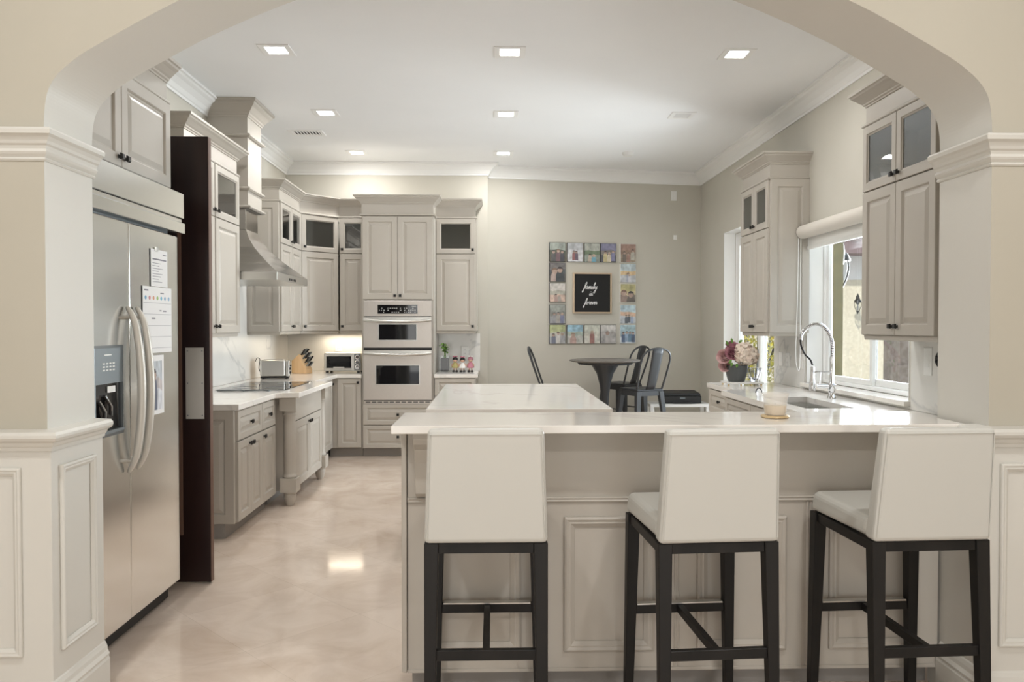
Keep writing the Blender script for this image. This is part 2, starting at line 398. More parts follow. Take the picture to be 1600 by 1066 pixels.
# ceiling crown of the kitchen
crownp = [(0, -.14), (.012, -.14), (.014, -.122), (.022, -.115), (.04, -.085), (.075, -.05), (.10, -.035), (.108, -.022), (.125, -.018), (.125, 0), (0, 0)]
m_ = mb(); m_.sweep([(XL, 4.14), (XL, YB), (-.06, YB), (-.06, YN0), (XR, YN1), (XR, AY1)], crownp, CEIL)
struct(m_.build('trim_4', M['crown']), 'white crown moulding around the kitchen ceiling')
m_ = mb(); m_.sweep([(-.06, YB+.02), (-.06, YN0), (XR, YN1), (XR, DY1+.05)], basep)
struct(m_.build('baseboard_nook', M['crown']), 'white baseboard of the dining nook')

# kitchen window over the sink
def in_frame(m, x, y0, y1, z0, z1, t=.045, d=.06):
    m.rings((x, y0, z0), (0, 1, 0), (0, 0, 1), (-1, 0, 0), y1-y0, z1-z0, [(0, 0), (0, d), (t, d), (t, 0)], loop=True)
wt = mb()
wt.rings((XR+.255, WY0, WZ0), (0, 1, 0), (0, 0, 1), (-1, 0, 0), WY1-WY0, WZ1-WZ0, [(0, 0), (0, .2555), (-.0, .2555), (-.0, 0)], loop=True)
wf = mb(); in_frame(wf, XR+.20, WY0+.004, WY1-.004, WZ0+.004, WZ1-.004, .03, .07)
o = struct(wf.build('window_1', M['crown'], bevel=.004, seg=1), 'white sliding window over the sink')
m_ = mb(); in_frame(m_, XR+.175, 5.57, WY1-.0345, WZ0+.0345, WZ1-.0345, .04, .03); m_.build('sash', M['white'], o, .003, 1)
m_ = mb(); in_frame(m_, XR+.198, WY0+.0345, 5.64, WZ0+.0345, WZ1-.0345, .05, .022); m_.build('sash', M['white'], o, .003, 1)
B(XR+.158, XR+.162, 5.60, WY1-.065, WZ0+.065, WZ1-.065).build('pane', M['glass'], o)
B(XR+.184, XR+.188, WY0+.08, 5.60, WZ0+.08, WZ1-.08).build('pane', M['glass'], o)
struct(B(XR-.055, XR+.128, WY0-.04, WY1+.01, WZ0-.03, WZ0+.002).build('trim_5', M['quartz'], bevel=.004), 'white window sill over the sink')
# white painted reveals of window and glass door
m_ = mb()
for (y0, y1, z0, z1) in ((WY0, WY1, WZ0, WZ1), (DY0, DY1, 0, DZ1)):
    e = XR+.129 if z0 else XR+.124
    m_.box(XR-.004, e, y0-.001, y0+.004, z0+.003, z1); m_.box(XR-.004, e, y1-.004, y1+.001, z0+.003, z1); m_.box(XR-.004, e, y0+.004, y1-.004, z1-.004, z1+.001)
struct(m_.build('trim_6', M['crown']), 'white reveals lining the window and the glass door openings')
dfm = mb(); in_frame(dfm, XR+.205, DY0+.013, DY1-.013, .002, DZ1-.013, .06, .08)
o = struct(dfm.build('door_2', M['crown'], bevel=.004, seg=1), 'white framed sliding glass door beyond the sink')
ym = (DY0+DY1)/2
for y0, y1, x in ((DY0+.07, ym+.05, XR+.195), (ym-.05, DY1-.07, XR+.155)):
    m_ = mb(); in_frame(m_, x, y0, y1, .065, DZ1-.075, .085, .035); l_ = m_.build('door_leaf', M['white'], o, .003, 1)
    B(x-.02, x-.016, y0+.08, y1-.08, .14, DZ1-.15).build('pane', M['glass'], l_)
B(XR+.105, XR+.117, ym+.0, ym+.03, .95, 1.2).build('pull_handle', M['darksteel'], o, .003)

# ------------------------------------------------------------------ cabinet builder (local: front faces -y, x along the front)
RP = lambda r: [(0, 0), (0, .018), (.003, .021), (r, .021), (r+.004, .017), (r+.008, .010), (r+.016, .010), (r+.040, .019), (r+.042, .0195)]
def knob(parent, x, y, z):
    m = mb(); m.lathe([(.010, 0), (.006, .006), (.006, .012)], (x, y, z), 10, 'Y')
    # square head
    m.rings((x-.014, y-.012, z-.014), (1, 0, 0), (0, 0, 1), (0, -1, 0), .028, .028, [(0, 0), (0, .006), (.004, .012)])
    return m.build('knob', M['black'], parent)
def pdoor(t, x0, x1, z0, z1, kx=None, kz=None, name='door', y=0, r=None, kn=True):
    w, h = x1-x0, z1-z0
    if r is None: r = min(.058, w*.19, h*.28)
    d = mb().rings((x0, y, z0), (1, 0, 0), (0, 0, 1), (0, -1, 0), w, h, RP(r)).build(name, M['cab'], t)
    if kx is not None: knob(d, kx, y-.021, kz)
    return d
def gdoor(t, x0, x1, z0, z1, kx=None, kz=None, y=0):
    w, h = x1-x0, z1-z0; r = min(.058, w*.2)
    d = mb().rings((x0, y, z0), (1, 0, 0), (0, 0, 1), (0, -1, 0), w, h, [(0, 0), (0, .018), (.003, .021), (r-.012, .021), (r-.006, .014), (r, .013), (r, 0)], loop=True).build('glass_door', M['cab'], t)
    B(x0+r-.004, x1-r+.004, y-.010, y-.006, z0+r-.004, z1-r+.004).build('pane', M['cabglass'], d)
    if kx is not None: knob(d, kx, y-.021, kz)
    return d
CRP = [(0, 0), (.006, 0), (.008, .008), (.016, .014), (.018, .022), (.028, .030), (.050, .052), (.066, .064), (.070, .074), (.080, .078), (.082, .092), (0, .092)]
def topper(t, path, z, frieze_h=.125, crown=CRP, bead=True):
    if bead: mb().sweep(path, [(-.02, 0), (.016, 0), (.021, .006), (.021, .013), (.014, .02), (-.02, .02)], z).build('bead_moulding', M['cab'], t)
    mb().sweep(path, [(-.02, .02), (.0, .02), (.0, frieze_h+.002), (-.02, frieze_h+.002)], z).build('frieze', M['cab'], t)
    mb().sweep(path, [(-.02, frieze_h)] + [(a, frieze_h+b) for a, b in crown] + [(-.02, frieze_h+.092)], z).build('crown', M['cab'], t)
def carcass(t, w, d, z0, z1, zm=None, name='carcass'):
    m = mb(); k = .018
    m.box(0, k, .0, d, z0, z1); m.box(w-k, w, .0, d, z0, z1); m.box(k, w-k, .0, d, z0, z0+k); m.box(k, w-k, 0, d, z1-k, z1); m.box(k, w-k, d-k, d, z0+k, z1-k)
    if zm: m.box(k, w-k, .0, d-k, zm-k/2, zm+k/2)
    c = m.build(name, M['cab'], t)
    return c
def endpanel(t, x, d, z0, z1, side, y0=.0):
    w = d - y0
    if side < 0: m = mb().rings((x, d, z0), (0, -1, 0), (0, 0, 1), (-1, 0, 0), w, z1-z0, RP(.06))
    else: m = mb().rings((x, y0, z0), (0, 1, 0), (0, 0, 1), (1, 0, 0), w, z1-z0, RP(.06))
    return m.build('end_panel', M['cab'], t)
ZB, ZM, ZT = 1.385, 2.262, 2.665
def upper(label, loc, rz, w, d, splits, lr='', crown_path='auto', zt=ZT, gl=True, end=None, group=None, rail=True):
    """splits: list of (x0,x1,knob side -1/1)"""
    t = thing('upper_cabinet', label, 'cabinet', loc, rz, group)
    carcass(t, w, d, ZB, zt, ZM if gl else None)
    for x0, x1, ks in splits:
        kx = x1-.03 if ks > 0 else x0+.03
        if gl:
            pdoor(t, x0+.002, x1-.002, ZB+.004, ZM-.004, kx, ZB+.055)
            gdoor(t, x0+.002, x1-.002, ZM+.004, zt-.004, kx, ZM+.05)
        else: pdoor(t, x0+.002, x1-.002, ZB+.004, zt-.004, kx, ZB+.055)
    if rail: mb().sweep([(0.0, d-.01), (0.0, 0), (w, 0), (w, d-.01)], [(-.02, 0), (-.004, 0), (.0, .008), (.002, .028), (-.02, .028)], ZB-.028).build('light_rail', M['cab'], t)
    if end:
        if 'l' in end: endpanel(t, 0, d, ZB, zt, -1)
        if 'r' in end: endpanel(t, w, d, ZB, zt, 1)
    if crown_path == 'auto': topper(t, [(0, d), (0, 0), (w, 0), (w, d)], zt)
    elif crown_path: topper(t, crown_path, zt)
    return t
RL, RRt = PI/2, -PI/2    # left wall units face +x, right wall units face -x

# left wall uppers (local x runs away from the viewer)
upper('taupe wall cabinet with glass tops beside the dark swinging door', (-2.10, 5.30, 0), RL, 1.08, .33, [(0, .52, 1), (.54, 1.08, -1)], end='l')
upper('taupe wall cabinet with two narrow glass tops just past the steel hood', (-2.10, 7.63, 0), RL, .80, .33, [(0, .40, 1), (.40, .80, -1)], crown_path=None, end='l')
# diagonal corner unit
dl = math.hypot(.33, .33)
t = thing('corner_cabinet', 'taupe diagonal corner wall cabinet with one glass top', 'cabinet', (-2.10, 8.435, 0), math.radians(46))
L_ = math.hypot(.345, .355)
m_ = mb(); 
carcass(t, L_, .018, ZB, ZT, ZM)
m_.prism([(0.01, .02), (L_-.01, .02), (L_-.01+.2, .25), (L_/2, .52), (-.2, .25)], ZB, ZB+.018); m_.prism([(0.01, .02), (L_-.01, .02), (L_+.19, .25), (L_/2, .52), (-.2, .25)], ZM-.009, ZM+.009)
m_.prism([(0.01, .02), (L_-.01, .02), (L_+.19, .25), (L_/2, .52), (-.2, .25)], ZT-.018, ZT); m_.build('shelf', M['cabin'], t)
pdoor(t, .012, L_-.012, ZB+.004, ZM-.004, .045, ZB+.055); gdoor(t, .012, L_-.012, ZM+.004, ZT-.004, .045, ZM+.05)
mb().sweep([(0, 0), (L_, 0)], [(-.02, 0), (-.004, 0), (.0, .008), (.002, .028), (-.02, .028)], ZB-.028).build('light_rail', M['cab'], t)
YU = 8.785
upper('narrow taupe wall cabinet with glass top left of the oven tower', (-1.735, YU, 0), 0, .30, .335, [(0, .30, -1)], crown_path=None)
# one mitred crown runs over the three cabinets of the corner
t = thing('cabinet_crown', 'taupe mitred crown moulding over the three corner wall cabinets', 'moulding', (0, 0, 0))
topper(t, [(XL, 7.63), (-2.10, 7.63), (-2.10, 8.43), (-1.745, YU), (-1.437, YU)], ZT)
upper('narrow taupe wall cabinet with glass top right of the oven tower', (-.645, YU, 0), 0, .445, .335, [(0, .445, 1)], crown_path=[(0, 0), (.445, 0), (.445, .335)], end='r')
# right wall uppers (local x runs towards the viewer)
upper('taupe wall cabinet with panelled end and glass tops left of the sink window', (2.31, 7.06, 0), RRt, .69, .33, [(0, .345, 1), (.345, .69, -1)], end='r')
upper('tall taupe wall cabinet with glass tops nearest the right pillar', (2.31, 4.72, 0), RRt, .79, .33, [(0, .395, 1), (.395, .79, -1)], end='lr')

# cabinet above the refrigerator
t = thing('fridge_cabinet', 'taupe two-door cabinet above the steel refrigerator', 'cabinet', (-1.725, 3.12, 0), RL)
carcass(t, 1.01, .70, 2.16, 2.62)
for x0, x1, k in ((0, .47, 1), (.47, 1.01, -1)): pdoor(t, x0+.002, x1-.002, 2.17, 2.61, x1-.03 if k > 0 else x0+.03, 2.215)
topper(t, [(0, 0), (1.01, 0)], 2.61, .115)

# oven tower
TX0, TX1, TY = -1.432, -.648, 8.45
tw = TX1-TX0
t = thing('oven_cabinet', 'tall taupe oven tower with two upper doors and two drawers', 'cabinet', (TX0, TY, 0))
m_ = mb()
m_.box(0, .035, 0, .66, .1, 2.65); m_.box(tw-.035, tw, 0, .66, .1, 2.65); m_.box(.035, tw-.035, 0, .66, .1, .60); m_.box(.035, tw-.035, 0, .66, 1.725, 2.65); m_.box(.035, tw-.035, .6, .66, .6, 1.725)
m_.build('carcass', M['cab'], t)
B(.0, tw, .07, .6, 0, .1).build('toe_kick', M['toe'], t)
pdoor(t, .012, tw/2-.002, 1.735, 2.64, tw/2-.03, 1.775); pdoor(t, tw/2+.002, tw-.012, 1.735, 2.64, tw/2+.03, 1.775)
for z0, z1 in ((.105, .352), (.36, .585)): pdoor(t, .012, tw-.012, z0, z1, tw/2, (z0+z1)/2, 'drawer', r=.04)
topper(t, [(0, .235), (0, 0), (tw, 0), (tw, .235)], 2.65, .125)
# built-in double oven in the tower
t = thing('wall_oven', 'stainless double wall oven with black display in the taupe tower', 'oven', ((TX0+TX1)/2, TY-.004, 0))
hw = .371
B(-.35, .35, .004, .55, .615, 1.715).build('body', M['darksteel'], t)
cpn = B(-hw, hw, -.014, .003, 1.55, 1.722).build('control_panel', M['ovensteel'], t, .003)
dsp = B(-.217, .217, -.018, -.0145, 1.578, 1.674).build('display', M['bglass'], cpn)
m_ = mb(); RD = random.Random(2)
for r_ in range(3):
    for c_ in range(18):
        if RD.random() < .62: m_.box(-.2+c_*.0225, -.2+c_*.0225+RD.uniform(.006, .017), -.019, -.0181, 1.590+r_*.022, 1.596+r_*.022)
m_.box(.155, .20, -.019, -.0181, 1.655, 1.660); m_.build('markings', M['dead'], cpn)
def odoor(z0, z1, wh, wz0, wz1):
    d_ = mb().box(-hw, -wh, -.03, .003, z0, z1).box(wh, hw, -.03, .003, z0, z1).box(-wh, wh, -.03, .003, z0, wz0).box(-wh, wh, -.03, .003, wz1, z1).build('oven_door', M['ovensteel'], t)
    mb().rings((-wh-.008, -.03, wz0-.008), (1, 0, 0), (0, 0, 1), (0, -1, 0), 2*wh+.016, wz1-wz0+.016, [(0, 0), (0, .003), (.009, .003), (.012, -.004)], loop=True).build('window_frame', M['steel2'], d_)
    B(-wh, wh, -.026, -.01, wz0, wz1).build('window', M['bglass'], d_)
    zz = z1-.045
    q = mb(); pts = [(-hw+.004, -.034, zz+.014), (-.25, -.052, zz+.004), (-.12, -.062, zz-.001), (0, -.065, zz-.003), (.12, -.062, zz-.001), (.25, -.052, zz+.004), (hw-.004, -.034, zz+.014)]
    q.tube(spline(pts, 5), .017, 10, flat=1.); q.box(-hw, hw, -.045, -.028, zz+.012, z1-.004); q.build('handle', M['steel2'], d_, )
odoor(1.208, 1.540, .206, 1.289, 1.461); odoor(.634, 1.178, .236, .805, 1.012)
B(-hw, hw, -.012, .003, 1.179, 1.207).build('gap_trim', M['rubber'], t)
m_ = mb(); m_.box(-hw, hw, -.012, .003, .588, .632); m_.build('vent_trim', M['ovensteel'], t)
m_ = mb()
for k in range(11): m_.box(-hw+.02+k*.065, -hw+.07+k*.065, -.0135, -.012, .603, .613)
m_.box(-hw, hw, -.0135, -.012, .622, .631); m_.build('vent_slot', M['ventdark'], t)

# base cabinets on the left
BX = -1.742
def toek(t, x0, x1, d=.6): return B(x0, x1, .07, d, 0, .105).build('toe_kick', M['toe'], t)
t = thing('base_cabinet', 'taupe base cabinet with two drawers over three doors nearest the dark door', 'cabinet', (BX, 5.22, 0), RL)
w = .90
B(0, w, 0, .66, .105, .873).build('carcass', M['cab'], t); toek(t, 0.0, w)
pdoor(t, .006, .545, .665, .865, .28, .765, 'drawer', r=.045); pdoor(t, .551, w-.004, .665, .865, .73, .765, 'drawer', r=.045)
pdoor(t, .006, .274, .112, .655, .245, .615); pdoor(t, .277, .545, .112, .655, .306, .615); pdoor(t, .551, w-.004, .112, .655, .585, .615)
endpanel(t, 0, .66, .105, .873, -1)
t = thing('cooktop_cabinet', 'taupe bumped-out cooktop cabinet with turned corner columns', 'cabinet', (-1.60, 6.13, 0), RL)
w = 1.20
B(.06, w-.06, .02, .79, .115, .873).build('carcass', M['cab'], t)
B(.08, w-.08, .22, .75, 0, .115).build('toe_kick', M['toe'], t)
B(.13, w-.13, .0, .02, .675, .868).build('apron_panel', M['cab'], t, .002, 1)
pdoor(t, .13, w/2-.002, .125, .665, w/2-.03, .62, y=.02); pdoor(t, w/2+.002, w-.13, .125, .665, w/2+.03, .62, y=.02)
for x in (.065, w-.065):
    m_ = mb(); m_.box(x-.065, x+.065, -.035, .095, .765, .873); m_.box(x-.065, x+.065, -.035, .095, .115, .225)
    m_.lathe([(.05, .225), (.056, .232), (.056, .242), (.049, .25), (.046, .262), (.049, .35), (.050, .5), (.047, .65), (.045, .715), (.050, .725), (.055, .735), (.050, .745), (.056, .752), (.056, .765)], (x, .03, 0), 24)
    m_.lathe([(.026, 0), (.034, .015), (.046, .06), (.05, .085), (.044, .095), (.052, .102), (.052, .115)], (x, .03, 0), 24)
    m_.build('column', M['cab'], t)
t = thing('base_cabinet', 'narrow taupe base cabinet with one drawer past the cooktop columns', 'cabinet', (BX, 7.34, 0), RL)
B(0, .42, 0, .66, .105, .873).build('carcass', M['cab'], t); toek(t, 0, .42)
pdoor(t, .006, .414, .70, .865, .21, .782, 'drawer', r=.04); pdoor(t, .006, .414, .112, .69, .37, .64)
t = thing('corner_base_cabinet', 'taupe base cabinet door in the left half of the far corner', 'cabinet', (BX, 7.77, 0), RL)
B(0, .672, 0.0301, .66, .105, .873).build('carcass', M['cab'], t); toek(t, 0, .72)
pdoor(t, .006, .655, .112, .865, .62, .81, y=.03)
t = thing('base_cabinet', 'taupe single-door base cabinet left of the oven tower', 'cabinet', (-1.70, TY+.005, 0))
B(-.10, .262, 0, .62, .105, .873).build('carcass', M['cab'], t); B(-.10, .262, .07, .6, 0, .105).build('toe_kick', M['toe'], t)
pdoor(t, .002, .258, .112, .865, .225, .825)
t = thing('base_cabinet', 'small taupe drawer cabinet right of the oven tower', 'cabinet', (-.642, TY+.005, 0))
B(0, .45, 0, .62, .105, .873).build('carcass', M['cab'], t); toek(t, 0, .45)
for z0, z1, kz in ((.68, .865, .70), (.40, .672, .64), (.112, .394, .25)): pdoor(t, .004, .446, z0, z1, .08 if z1 < .68 else None, kz, 'drawer', r=.04)

# countertops and backsplashes
def slab(poly, z0, z1, name, label, m='quartz', cat='countertop'):
    return tag(mb().prism(poly, z0, z1).build(name, M[m], None, .004, 2), label, cat)
slab([(XL+.02, 5.19), (-1.705, 5.19), (-1.705, 6.06), (-1.665, 6.10), (-1.53, 6.10), (-1.53, 7.36), (-1.665, 7.36), (-1.705, 7.40), (-1.705, 8.42), (-1.436, 8.42), (-1.436, 9.10), (XL+.02, 9.10)], .874, .915, 'countertop', 'white quartz worktop under the cooktop and toaster')
slab([(-.644, 8.42), (-.165, 8.42), (-.165, 9.10), (-.644, 9.10)], .874, .915, 'countertop', 'short white quartz worktop right of the oven tower')
m_ = mb(); m_.box(XL+.001, XL+.018, 5.20, 9.10, .916, ZB-.03); m_.box(XL+.001, XL+.018, 6.40, 7.60, ZB-.03, 2.1); m_.box(XL+.018, -1.436, 9.10, YB-.001, .916, ZB-.03)
tag(m_.build('backsplash', M['splash']), 'veined marble backsplash behind the cooktop and toaster oven', 'backsplash')
tag(B(-.644, -.15, 9.10, YB-.001, .916, ZB-.03).build('backsplash', M['splash']), 'marble backsplash behind the potted plant', 'backsplash')

# island
t = thing('kitchen_island', 'freestanding taupe island behind the raised bar', 'island', (0, 0, 0))
B(-.38, .72, 4.92, 6.94, .1, .874).build('body', M['cab'], t); B(-.32, .66, 4.98, 6.88, 0, .1).build('toe_kick', M['toe'], t)
for k in range(3): mb().rings((-.38, 4.95+k*.66, .13), (0, 1, 0), (0, 0, 1), (-1, 0, 0), .63, .72, RP(.06)).build('door', M['cab'], t)
for k in range(2): mb().rings((-.36+k*.54, 4.92, .13), (1, 0, 0), (0, 0, 1), (0, -1, 0), .52, .72, RP(.06)).build('end_panel', M['cab'], t)
slab([(-.425, 4.87), (.765, 4.87), (.765, 7.0), (-.425, 7.0)], .874, .915, 'island_countertop', 'white quartz island top behind the raised bar')

# sink run along the right wall
SX, SXB = 2.02, 1.905
t = thing('base_cabinet', 'taupe drawer cabinet at the far end of the sink counter', 'cabinet', (SX, 7.08, 0), RRt)
B(0, .80, 0, .61, .105, .873).build('carcass', M['cab'], t); toek(t, 0, .80); endpanel(t, 0, .61, .105, .873, -1)
pdoor(t, .03, .72, .66, .862, .36, .77, 'drawer', r=.045); pdoor(t, .03, .72, .112, .65, .36, .55, 'drawer')
t = thing('sink_cabinet', 'bumped-out taupe sink cabinet under the window', 'cabinet', (SXB, 6.25, 0), RRt)
w = 3.15
B(0, w, 0, .72, .105, .70).build('carcass', M['cab'], t); toek(t, .02, w, .7)
B(0, w, 0.0, .02, .70, .873).build('front_rail', M['cab'], t); B(0, .02, .02, .72, .70, .873).build('side_rail', M['cab'], t); B(w-.02, w, .02, .72, .70, .873).build('side_rail', M['cab'], t)
for k in range(5):
    x0 = .08+k*.61
    pdoor(t, x0, x0+.6, .72, .862, None, None, 'drawer_front', r=.04); pdoor(t, x0, x0+.6, .112, .71, x0+(.57 if k % 2 == 0 else .03), .66)
sy0, sy1, sx0, sx1 = 4.85, 5.63, 2.0, 2.33
m_ = mb()
zc0, zc1 = .874, .915
m_.prism([(SXB-.03, 3.10), (XR-.02, 3.10), (XR-.02, sy0), (SXB-.03, sy0)], zc0, zc1)
m_.prism([(SXB-.03, sy0), (sx0, sy0), (sx0, sy1), (SXB-.03, sy1)], zc0, zc1); m_.prism([(sx1, sy0), (XR-.02, sy0), (XR-.02, sy1), (sx1, sy1)], zc0, zc1)
m_.prism([(SXB-.03, sy1), (XR-.02, sy1), (XR-.02, 7.11), (SX-.025, 7.11), (SX-.025, 6.29), (SXB-.03, 6.25)], zc0, zc1)
o = m_.build('countertop', M['quartz'])
tag(o, 'white quartz sink counter below the window', 'countertop')
t = thing('sink', 'undermounted steel sink basin in the white counter', 'sink', (0, 0, 0))
m_ = mb(); k = .004
m_.box(sx0-.01, sx0, sy0-.01, sy1+.01, .71, zc0-.001); m_.box(sx1, sx1+.01, sy0-.01, sy1+.01, .71, zc0-.001); m_.box(sx0, sx1, sy0-.01, sy0, .71, zc0-.001); m_.box(sx0, sx1, sy1, sy1+.01, .71, zc0-.001); m_.box(sx0, sx1, sy0, sy1, .71, .715)
m_.build('basin', M['steel2'], t)
mb().lathe([(.0, .0), (.04, 0), (.045, .004), (.045, .006)], ((sx0+sx1)/2, (sy0+sy1)/2, .715), 20).build('drain', M['chrome'], t)
m_ = mb()
m_.box(XR-.018, XR-.001, 3.06, WY0-.05, .916, ZB-.03); m_.box(XR-.018, XR-.001, WY0-.05, WY1+.02, .916, WZ0-.031); m_.box(XR-.018, XR-.001, WY1+.02, DY0-.003, .916, ZB-.03)
tag(m_.build('backsplash', M['splash']), 'marble backsplash around the sink window', 'backsplash')
# faucet
t = thing('faucet', 'tall chrome spring-neck kitchen faucet behind the sink', 'faucet', (2.47, 5.53, .915))
m_ = mb(); m_.lathe([(.03, 0), (.03, .012), (.024, .02), (.024, .06), (.027, .065), (.027, .10), (.020, .105), (.016, .11), (.016, .30)], (0, 0, 0), 20); m_.build('body', M['chrome'], t)
hp = spline([(0, 0, .30), (0, .0, .38), (-.015, .005, .46), (-.06, .02, .525), (-.11, .035, .54), (-.165, .055, .515), (-.20, .065, .47), (-.205, .07, .43)], 14)
mb().tube(hp, .009, 10).build('hose', M['rubber'], t)
ring = mb(); acc = 0
for i in range(0, len(hp)-1):
    a, b = hp[i], hp[i+1]
    d = (b-a); 
    if i % 2 == 0: ring.tube([a, a+d.normalized()*.006], .0145, 12)
ring.build('spring', M['chrome'], t)
h2 = spline([(-.205, .07, .43), (-.20, .068, .38), (-.175, .06, .32), (-.14, .05, .28), (-.125, .045, .24)], 8)
mb().tube(h2, .007, 8).build('hose', M['rubber'], t)
m_ = mb(); m_.lathe([(.012, .23), (.014, .22), (.014, .15), (.018, .14), (.024, .06), (.024, .05)][::-1], (-.125, .045, .0), 16); m_.build('spray_head', M['chrome'], t)
mb().tube([(-.125, .045, .19), (0, 0, .19)], .006, 8).build('support_arm', M['chrome'], t)
m_ = mb(); m_.tube([(0, 0, .085), (-.10, .01, .085)], .014, 12); m_.tube([(-.085, .01, .09), (-.075, .015, .19)], .005, 8); m_.build('lever', M['chrome'], t)

# ------------------------------------------------------------------ raised bar in the arch
t = thing('breakfast_bar', 'taupe panelled breakfast bar standing in the arch', 'bar', (0, 0, 0))
BL, BR, BY = -.352, 1.758, 2.965
B(BL+.021, BR, BY+.031, 3.26, .09, 1.045).build('body', M['cab'], t)
B(BL+.03, BR, BY+.09, 3.22, 0, .09).build('toe_kick', M['toe'], t)
m_ = mb(); m_.box(BL+.022, BR-.004, BY, BY+.03, .095, 1.045)
m_.rings((BL+.022, BY, .758), (1, 0, 0), (0, 0, 1), (0, -1, 0), BR-BL-.03, .02, [(0, 0), (0, .006), (.004, .01), (.012, .004)])
m_.box(BL+.022, BR-.004, BY-.004, BY, .095, .108)
m_.build('front_panel', M['cab'], t, .0015, 1)
pw = (BR-BL-.03)/4
for k in range(4):
    x0 = BL+.024+k*pw
    m_ = mb(); pframe(m_, (x0+.085, BY, .175), (1, 0, 0), (0, -1, 0), pw-.17, .525, .04, .018); m_.build('panel_moulding', M['cab'], t)
    if k: m_ = mb(); m_.tube([(x0, BY, .11), (x0, BY, .755)], .005, 8); m_.tube([(x0+.014, BY, .11), (x0+.014, BY, .755)], .004, 8); m_.build('seam_bead', M['cab'], t)
m_ = mb()
cp = [(0, 1.045), (0, .78), (-.02, .785), (-.034, .80), (-.04, .86), (-.05, .92), (-.075, .975), (-.11, 1.0), (-.12, 1.02), (-.12, 1.045)]
v = [(x, BY+y, z) for x in (BL+.055, BL+.125) for y, z in cp]; nn = len(cp)
m_.add(v, [tuple(range(nn)), tuple(reversed(range(nn, 2*nn)))] + [(i, (i+1) % nn, nn+(i+1) % nn, nn+i) for i in range(nn)])
m_.build('corbel', M['cab'], t, .003, 2)
B(BL, BL+.02, BY-.012, 3.26, .1, 1.045).build('end_panel', M['cab'], t, .003, 1)
slab([(-.372, 2.80), (1.762, 2.80), (1.762, 3.235), (-.372, 3.235)], 1.0465, 1.077, 'bar_countertop', 'long white quartz bar top behind the three stools')

# ------------------------------------------------------------------ bar stools
def leg(t, x0, y0, x1, y1, ztop=.735, s0=.023, s1=.0155):
    b = [(x1-s1, y1-s1, 0), (x1+s1, y1-s1, 0), (x1+s1, y1+s1, 0), (x1-s1, y1+s1, 0)]
    a = [(x0-s0, y0-s0, ztop), (x0+s0, y0-s0, ztop), (x0+s0, y0+s0, ztop), (x0-s0, y0+s0, ztop)]
    return mb().hexa(b, a).build('leg', M['woodblack'], t, .002, 1)
def make_stool(label, loc, rz, group):
    t = thing('bar_stool', label, 'stool', loc, rz, group)
    # rounded seat cushion
    m = mb(); m.hexa([(-.195, -.18, .737), (.195, -.18, .737), (.208, .215, .737), (-.208, .215, .737)], [(-.19, -.18, .805), (.19, -.18, .805), (.20, .205, .815), (-.20, .205, .815)])
    m.build('seat', M['leather'], t, .024, 4)
    m = mb(); m.hexa([(-.202, -.235, .735), (.202, -.235, .735), (.198, -.165, .735), (-.198, -.165, .735)], [(-.186, -.275, 1.112), (.186, -.275, 1.112), (.186, -.225, 1.112), (-.186, -.225, 1.112)])
    bk = m.build('backrest', M['leather'], t, .016, 3)
    q = lambda x, z: (x*(1-(z-.735)/.377*.075), -.2355-(z-.735)/.377*.04, z)
    mb().tube([q(-.192, .752), q(-.192, 1.096), q(.192, 1.096), q(.192, .752)], .0022, 6).build('seam', M['leather'], bk)
    for sx in (-1, 1):
        leg(t, sx*.178, -.205, sx*.184, -.238); leg(t, sx*.183, .188, sx*.196, .205)
    m = mb(); m.box(-.156, .156, -.222, -.196, .70, .734); m.box(-.16, .16, .178, .204, .70, .734); m.box(-.198, -.172, -.182, .165, .70, .734); m.box(.172, .198, -.182, .165, .70, .734)
    m.build('seat_frame', M['woodblack'], t, .002, 1)
    B(-.164, .164, -.232, -.21, .352, .386).build('stretcher', M['woodblack'], t, .002, 1)
    B(-.172, .172, .186, .212, .352, .386).build('footrest', M['woodblack'], t, .002, 1)
    B(-.165, .165, .184, .214, .3865, .391).build('kick_plate', M['steel2'], t)
    m = mb(); m.hexa([(-.012, -.209, .354), (.012, -.209, .354), (.012, .185, .354), (-.012, .185, .354)], [(-.012, -.209, .384), (.012, -.209, .384), (.012, .185, .384), (-.012, .185, .384)]); m.build('cross_bar', M['woodblack'], t, .002, 1)
    return t
GS = 'off-white bar stools at the breakfast bar'
s0 = make_stool('off-white leather bar stool at the left end of the breakfast bar', (-.022, 2.71, 0), 0, GS)
dup(s0, (.722, 2.695, 0), math.radians(3.5), 'off-white leather bar stool in front of the candle, between two other stools', GS)
dup(s0, (1.43, 2.70, 0), math.radians(2.5), 'off-white leather bar stool beside the right pillar of the arch', GS)

# ------------------------------------------------------------------ refrigerator
t = thing('refrigerator', 'built-in side-by-side stainless steel refrigerator', 'refrigerator', (-1.655, 3.135, 0), RL)
fw, fs_ = .95, .405
B(.005, fw-.005, .05, .74, .08, 2.13).build('body', M['darksteel'], t)
B(.01, fw-.01, .06, .5, .012, .08).build('toe_grille', M['rubber'], t)
fz = B(0, fs_-.003, 0, .05, .1, 1.912).build('freezer_door', M['fridgesteel'], t, .006, 3)
fd = B(fs_+.003, fw, 0, .05, .1, 1.912).build('fridge_door', M['fridgesteel'], t, .006, 3)
g = mb(); g.box(-.005, fw+.012, -.03, .05, 2.005, 2.135); g.box(-.005, fw+.012, -.018, .05, 1.985, 2.003)
g.box(-.005, fw+.012, -.035, .05, 1.925, 1.98); g.box(-.005, fw+.012, -.03, .05, 1.945, 1.95); g.build('top_grille', M['fridgesteel'], t, .003, 2)
